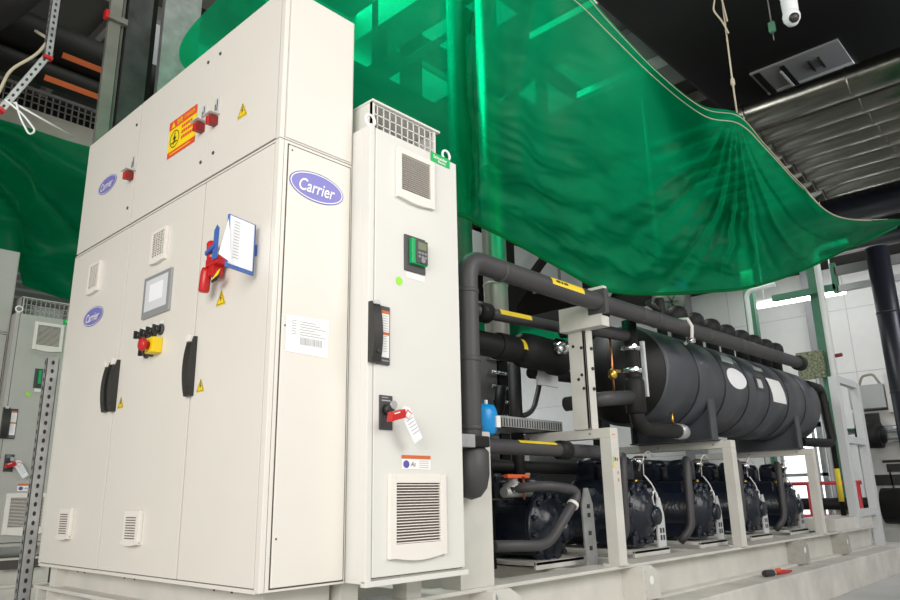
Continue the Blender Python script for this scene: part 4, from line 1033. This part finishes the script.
# ------------------------------------------------------------------ right overhead
t = thing('ceiling_duct', 'huge black duct filling the ceiling at upper right', 'duct', (8, -1.5, 5.8))
mb = MB().m('ductblk').box(4.6, 14.8, -6, .9, 5.8, 7.4, .05); mb.build('duct_body', t)
t = thing('ceiling_hatch', 'grey ceiling hatch set in the black duct at upper right', 'hatch', (7.9, -.4, 5.78))
mb = MB().m('greyp').box(7.42, 8.05, -.9, .2, 5.77, 5.8); mb.m('lgreyp').box(8.05, 8.38, -.9, .2, 5.765, 5.8); mb.m('pipeblk').box(7.44, 8.4, .08, .16, 5.75, 5.77); mb.box(7.5, 8.4, -.22, -.16, 5.75, 5.77); mb.build('hatch_panel', t)
mb = MB().m('lgreyp').box(7.6, 8.25, -.16, -.13, 5.74, 5.765); mb.m('black').box(7.62, 7.9, -.5, -.47, 5.74, 5.77); mb.box(7.62, 7.9, -.62, -.59, 5.74, 5.77); mb.build('hatch_bars', t)
mb = MB().m('steeld').box(5.2, 7.6, .95, 2.2, 6.2, 6.3); mb.m('greyp').box(5.9, 7.4, 1.0, 1.3, 6.1, 6.2); mb.m('lgreyp').box(6.6, 6.75, .95, 2.4, 6.0, 6.1)
tag(mb.build('ceiling_panel', None, (6.5, 1.5, 6.2)), 'dim grey ceiling panel beside the black duct above the sheet edge', 'panel')
mb = MB().m('beam').box(3.6, 4.1, -.3, 6, 6.2, 6.6)
tag(mb.build('ceiling_beam', None, (3.8, 2, 6.2)), 'pale ceiling beam cut by the top of the picture right of the sheet', 'beam')
xs = [7.12, 7.62, 8.06, 8.46, 8.86, 9.3, 9.76, 10.24]
pos = ['first and nearest', 'second', 'third', 'fourth', 'fifth', 'sixth', 'seventh', 'last']
for x, w in zip(xs, pos):
    mb = MB().m('alu').cyl((x, -7, 5.0), (x, 1.5, 5.0), .19, 28)
    for y in (-6, -4.8, -3.6, -2.4, -1.2, 0): mb.lathe([(.19, -.012), (.194, -.008), (.194, .008), (.19, .012)], (x, y+.2, 5.0), (0,1,0), 28)
    tag(mb.build('clad_pipe', None, (x, -2, 5.0)), 'shiny clad overhead pipe, %s of the parallel run below the black duct' % w, 'pipe', 'clad overhead pipes')
t = thing('pipe_rack', 'dark steel rack bar under the left ends of the clad overhead pipes', 'rack', (8.7, .3, 4.78))
MB().m('steeld').box(6.8, 10.6, .35, .42, 4.74, 4.8).build('rack_bar', t)
for x, z, r, l in ((11.3, 4.9, .24, 'dark navy overhead pipe below the clad pipes'), (12.1, 4.6, .2, 'second dark navy overhead pipe above the tail of the green sheet')):
    mb = MB().m('navyp').cyl((x, -7, z), (x, 1.2, z), r, 24)
    tag(mb.build('navy_pipe', None, (x, -2, z)), l, 'pipe')
# security camera
t = thing('dome_camera', 'white dome camera hanging below the black duct', 'camera', (5.26, -.95, 5.6))
o = V((5.26, -.95, 4.93)); d = V((-.62, -.45, -.5)).normalized()
mb = MB().m('paper').lathe([(.07, .28), (.078, .2), (.075, .08), (.05, .04)], o, (0,0,1), 24); mb.lathe([(.001,-.085), (.05,-.07), (.08,-.02), (.085,.02), (.075,.06), (.06,.08)], o, (0,0,1), 24); mb.build('housing', t)
MB().m('black').lathe([(.05, .05), (.048, .083), (.03, .095), (.001, .1)], o, d, 20).build('lens', t)
mb = MB().m('lgreyp').box(5.15, 5.4, -1.12, -.85, 5.21, 5.3, .02); mb.box(5.2, 5.3, -1.0, -.9, 5.3, 5.8); mb.m('steeld').box(5.1, 5.5, -1.2, -1.0, 5.25, 5.3); mb.build('mount', t)
t = thing('pendant_box', 'small green junction box dangling beside the dome camera', 'box', (5.39, -.72, 5.0))
mb = MB().m('greenst').box(5.37, 5.41, -.75, -.69, 4.95, 5.06); mb.build('box_body', t); mb = MB().m('steeld').cyl((5.39, -.72, 5.06), (5.39, -.72, 5.8), .008, 6); mb.cyl((5.39, -.72, 4.85), (5.39, -.72, 4.95), .005, 6); mb.build('hanging_wire', t)
# ceiling wire clutter above the rope
mb = MB().m('lgreyp').tube([(4.3, -.3, 5.55), (4.7, -.45, 5.5), (5.0, -.6, 5.55), (5.3, -.7, 5.7)], .03, 8, .2)
tag(mb.build('cable_duct', None, (4.8, -.5, 5.5)), 'pale flexible conduit at the top edge beside the rope', 'conduit')

# ------------------------------------------------------------------ right background
def post(x, y0, y1, z0, z1, k, label, w=.14):
    mb = MB().m(k).box(x, x+w, y0, y1, z0, z1); return tag(mb.build('steel_post', None, (x, y0, z0)), label, 'post')
post(11, 1.8, 1.97, FLOOR, 4.6, 'greenst', 'green steel post behind the far half of the tank, left of the lamp tube')
post(11, .7, .87, FLOOR, 4.6, 'greenst', 'green steel post behind the ladder frame, crossing the lamp tube')
t = thing('steel_gantry', 'green and grey gantry rails below the tail of the green sheet', 'gantry', (11.2, .4, 3.5))
MB().m('greenst').box(10.9, 11.0, .44, 1.45, 3.5, 3.6).build('green_rail', t)
MB().m('greenst').box(10.9, 11.0, .4, .48, 3.45, 3.95).build('green_stub', t)
MB().m('greyp').box(10.9, 11.0, -1.6, .42, 3.74, 3.88).build('grey_rail', t)
MB().m('lgreyp').box(10.9, 11.0, -1.6, .42, 3.46, 3.56).build('grey_rail', t)
for y, z, r, l in ((1.83, 3.72, .04, 'white pipe bending at the top beside the left green post'), (.63, 4.2, .05, 'white upright pipe right of the second green post')):
    mb = MB().m('white').tube([(10.78, y, FLOOR), (10.78, y, z), (10.78, y-.5, z+.03)], r, 12, .12)
    tag(mb.build('white_pipe', None, (10.78, y, FLOOR)), l, 'pipe')
riser(10.6, -.296, .16, FLOOR, 3.95, 'navyp', 'tall dark pipe leaning in from the right edge of the picture')
post(14.5, 1.78, 1.98, FLOOR, 7.5, 'greyp', 'grey wall column beside the second green post', .3)
post(14.5, 4.6, 5.0, FLOOR, 7.5, 'greyp', 'grey wall column seen behind the tank nozzles', .3)
t = thing('lamp_tube', 'glowing fluorescent tube on the white wall at right', 'lamp', (13, 1.6, 3.95))
MB().m('tube').cyl((13, .8, 3.95), (13, 2.5, 3.97), .05).build('tube', t)
mb = MB().m('white').box(12.98, 13.05, .8, 2.5, 4.01, 4.08); mb.cyl((13.02, 1.0, 4.08), (13.02, 1.0, 7.99), .012, 6); mb.cyl((13.02, 2.3, 4.08), (13.02, 2.3, 7.99), .012, 6); mb.build('fitting', t)
t = thing('coil_panel', 'mottled olive coil panel behind the far end of the tank', 'panel', (11, 1, 2.1))
MB().m('mesh').box(10.9, 10.96, .78, 1.2, 2.1, 2.55).build('coil', t); mb = MB().m('lgreyp').box(10.91, 10.95, 1.1, 1.14, FLOOR, 2.1); mb.box(10.91, 10.95, .9, .94, FLOOR, 2.1); mb.m('dkred').cyl((10.9, .68, 2.42), (10.9, .5, 2.43), .03); mb.build('stand', t)
# background machine at far right
t = thing('background_machine', 'pale grey boxed machine at the far right behind the ladder frame', 'machine', (12, 0, FLOOR))
mb = MB().m('wallw').box(11.4, 12.4, -1.6, .62, FLOOR, 1.55); mb.build('lower_housing', t)
mb = MB().m('lgreyp').box(11.2, 12.4, .08, .58, 1.58, 1.95); mb.build('upper_housing', t)
MB().m('wallw').box(11.25, 12.4, -1.5, .06, 1.5, 2.1).build('side_housing', t)
MB().m('black').box(11.36, 11.4, -.2, .45, .4, .56).build('drip_tray', t); mb = MB().m('black').box(11.21, 11.25, .2, .4, 1.2, 1.5); mb.m('rail').box(11.2, 11.21, .24, .36, 1.26, 1.36); mb.build('control_box', t)
mb = MB().m('black'); mb.box(11.38, 11.4, -.2, .3, .74, .78); mb.box(11.36, 11.4, -.0, .25, .6, .72); mb.bar((11.37, .22, .6), (11.37, .2, .3), .02, .02); mb.bar((11.37, .05, .6), (11.37, .07, .3), .02, .02); mb.build('label_strip', t)
mb = MB().m('chrome').cyl((11.0, -1.6, 1.15), (11.0, .7, 1.15), .13, 24)
mb.m('foamd').cyl((11.0, .16, 1.15), (11.0, .48, 1.15), .2, 24)
tag(mb.build('silver_pipe', None, (11, 0, 1.15)), 'silver horizontal pipe with a black collar at the right edge', 'pipe')
mb = MB().m('foamd').lathe([(.1, 0), (.26, .02), (.26, 1.8)], (11.08, .33, .1), (0,-1,0), 24)
tag(mb.build('black_vessel', None, (10.9, -.3, .1)), 'large black pipe end lying low at the right edge', 'pipe')
t = thing('safety_rail', 'red and white tube railing seen between the last posts', 'railing', (10.8, 1, FLOOR))
for z, r in ((.45, .035), (-.05, .05)): MB().m('rail').cyl((10.6, .45, z), (10.6, 2.1, z), r*.8).build('rail_tube', t)
for y in (.5, 1.2, 2.0): MB().m('rail').cyl((10.6, y, FLOOR), (10.6, y, .45), .03).build('rail_post', t)
mb = MB().m('foamd').cyl((10.85, .4, .14), (10.85, 2.1, .14), .09); tag(mb.build('low_pipe', None, (10.85, 1, .14)), 'dark low pipe behind the red railing', 'pipe')
mb = MB().m('glow').box(13.2, 13.25, 1.7, 2.4, -.3, 1.5); 
mb.m('steelg').box(13.15, 13.3, 1.66, 1.72, FLOOR, 1.6); mb.box(13.15, 13.3, 2.38, 2.44, FLOOR, 1.6); mb.box(13.15, 13.3, 1.66, 2.44, 1.5, 1.6); mb.box(13.15, 13.3, 1.66, 2.44, .6, .66)
tag(mb.build('light_screen', None, (13.2, 2, FLOOR)), 'bright glazed screen beyond the last compressor', 'screen')
riser(11.1, -.5, .09, FLOOR, 2.1, 'oran_st', 'short orange upright pipe at the right edge below the dark pipe')
mb = MB().m('beam').tube([(11.26, .42, 1.95), (11.26, .36, 2.1), (11.26, .2, 2.12), (11.26, .12, 1.95)], .02, 8, .05)
tag(mb.build('bent_conduit', None, (11.1, .2, 2)), 'bent tan conduit on top of the far grey machine', 'conduit')

# ------------------------------------------------------------------ tool on the plinth
t = thing('hand_torch', 'black and orange hand tool lying on the concrete plinth before the skid', 'tool', (5.45, -.05, PL))
a = V((5.08, -.06, PL+.03)); b = V((5.5, -.13, PL+.022)); d = (b-a).normalized()
MB().m('black').lathe([(.026, 0), (.03, .02), (.03, .13), (.02, .145)], a, d, 14).build('head', t)
MB().m('chrome').lathe([(.016, .14), (.016, .2)], a, d, 12).build('neck', t)
mb = MB().m('red').lathe([(.018, .2), (.022, .22), (.017, .32), (.013, .44), (.008, .46)], a, d, 12); mb.m('orange').box(5.26, 5.34, -.115, -.085, PL+.035, PL+.06, .006); mb.build('grip', t)
# ------------------------------------------------------------------ camera
def rm(y, p, r):
    f = V((math.cos(y)*math.cos(p), math.sin(y)*math.cos(p), math.sin(p))); r0 = V((math.sin(y), -math.cos(y), 0)); u0 = r0.cross(f)
    rr = r0*math.cos(r) + u0*math.sin(r); return rr, rr.cross(f), f
R_, U_, F_ = rm(.74548, .26488, -.01947)
cd = bpy.data.cameras.new('camera'); cam = bpy.data.objects.new('camera', cd); C.objects.link(cam)
mw = Matrix((R_, U_, -F_)).transposed().to_4x4(); mw.translation = V((-1.72842, -2.66062, .3592)); cam.matrix_world = mw
cd.sensor_width = 36; cd.lens = 724.48/900*36; cd.clip_start = .05; cd.clip_end = 100
bpy.context.scene.camera = cam

# ------------------------------------------------------------------ light
w = bpy.data.worlds.new('hall_light'); bpy.context.scene.world = w; w.use_nodes = True
w.node_tree.nodes['Background'].inputs['Color'].default_value = (1, .97, .93, 1); w.node_tree.nodes['Background'].inputs['Strength'].default_value = .62
def area(loc, tgt, sx, sy, e, col=(1, .96, .9)):  # unseen area lamps added to light the scene, no fixtures behind them
    l = bpy.data.lights.new('added_lamp', 'AREA'); l.shape = 'RECTANGLE'; l.size = sx; l.size_y = sy; l.energy = e; l.color = col
    o = bpy.data.objects.new('added_lamp', l); C.objects.link(o); o.location = loc
    o.rotation_euler = (V(tgt)-V(loc)).to_track_quat('-Z', 'Y').to_euler(); return o
area((-5.5, -3.0, 2.3), (.5, 1, .5), 4, 2.5, 380, (1, .97, .92))
area((2.5, -6.5, 4.2), (2.5, 0, .8), 5, 3, 300, (1, .97, .93))
area((9.5, -3.0, 5.2), (9.5, .5, .5), 4, 1.5, 260, (.86, .93, 1))
area((13.2, 1.5, 4.9), (14.5, 1.5, 1), 1, 5, 90, (.95, .98, 1))  # added to brighten the right wall
area((8, 9, 3.6), (9, 12, 1), 6, 1, 150, (.95, .98, 1))  # added to lift the back wall
area((5, 5.6, 6.0), (5, 5.6, 8), 6, 3, 200, (.95, 1, .97))  # added, aims up to light the ceiling behind the sheet
area((3.5, 3.0, 7.1), (3.8, .8, 3.5), 6, 2, 480, (.95, 1, .97))  # added above the green sheet so light comes through it
sc = bpy.context.scene
sc.view_settings.view_transform = 'Standard'; sc.view_settings.look = 'None'; sc.view_settings.exposure = 0; sc.view_settings.gamma = 1
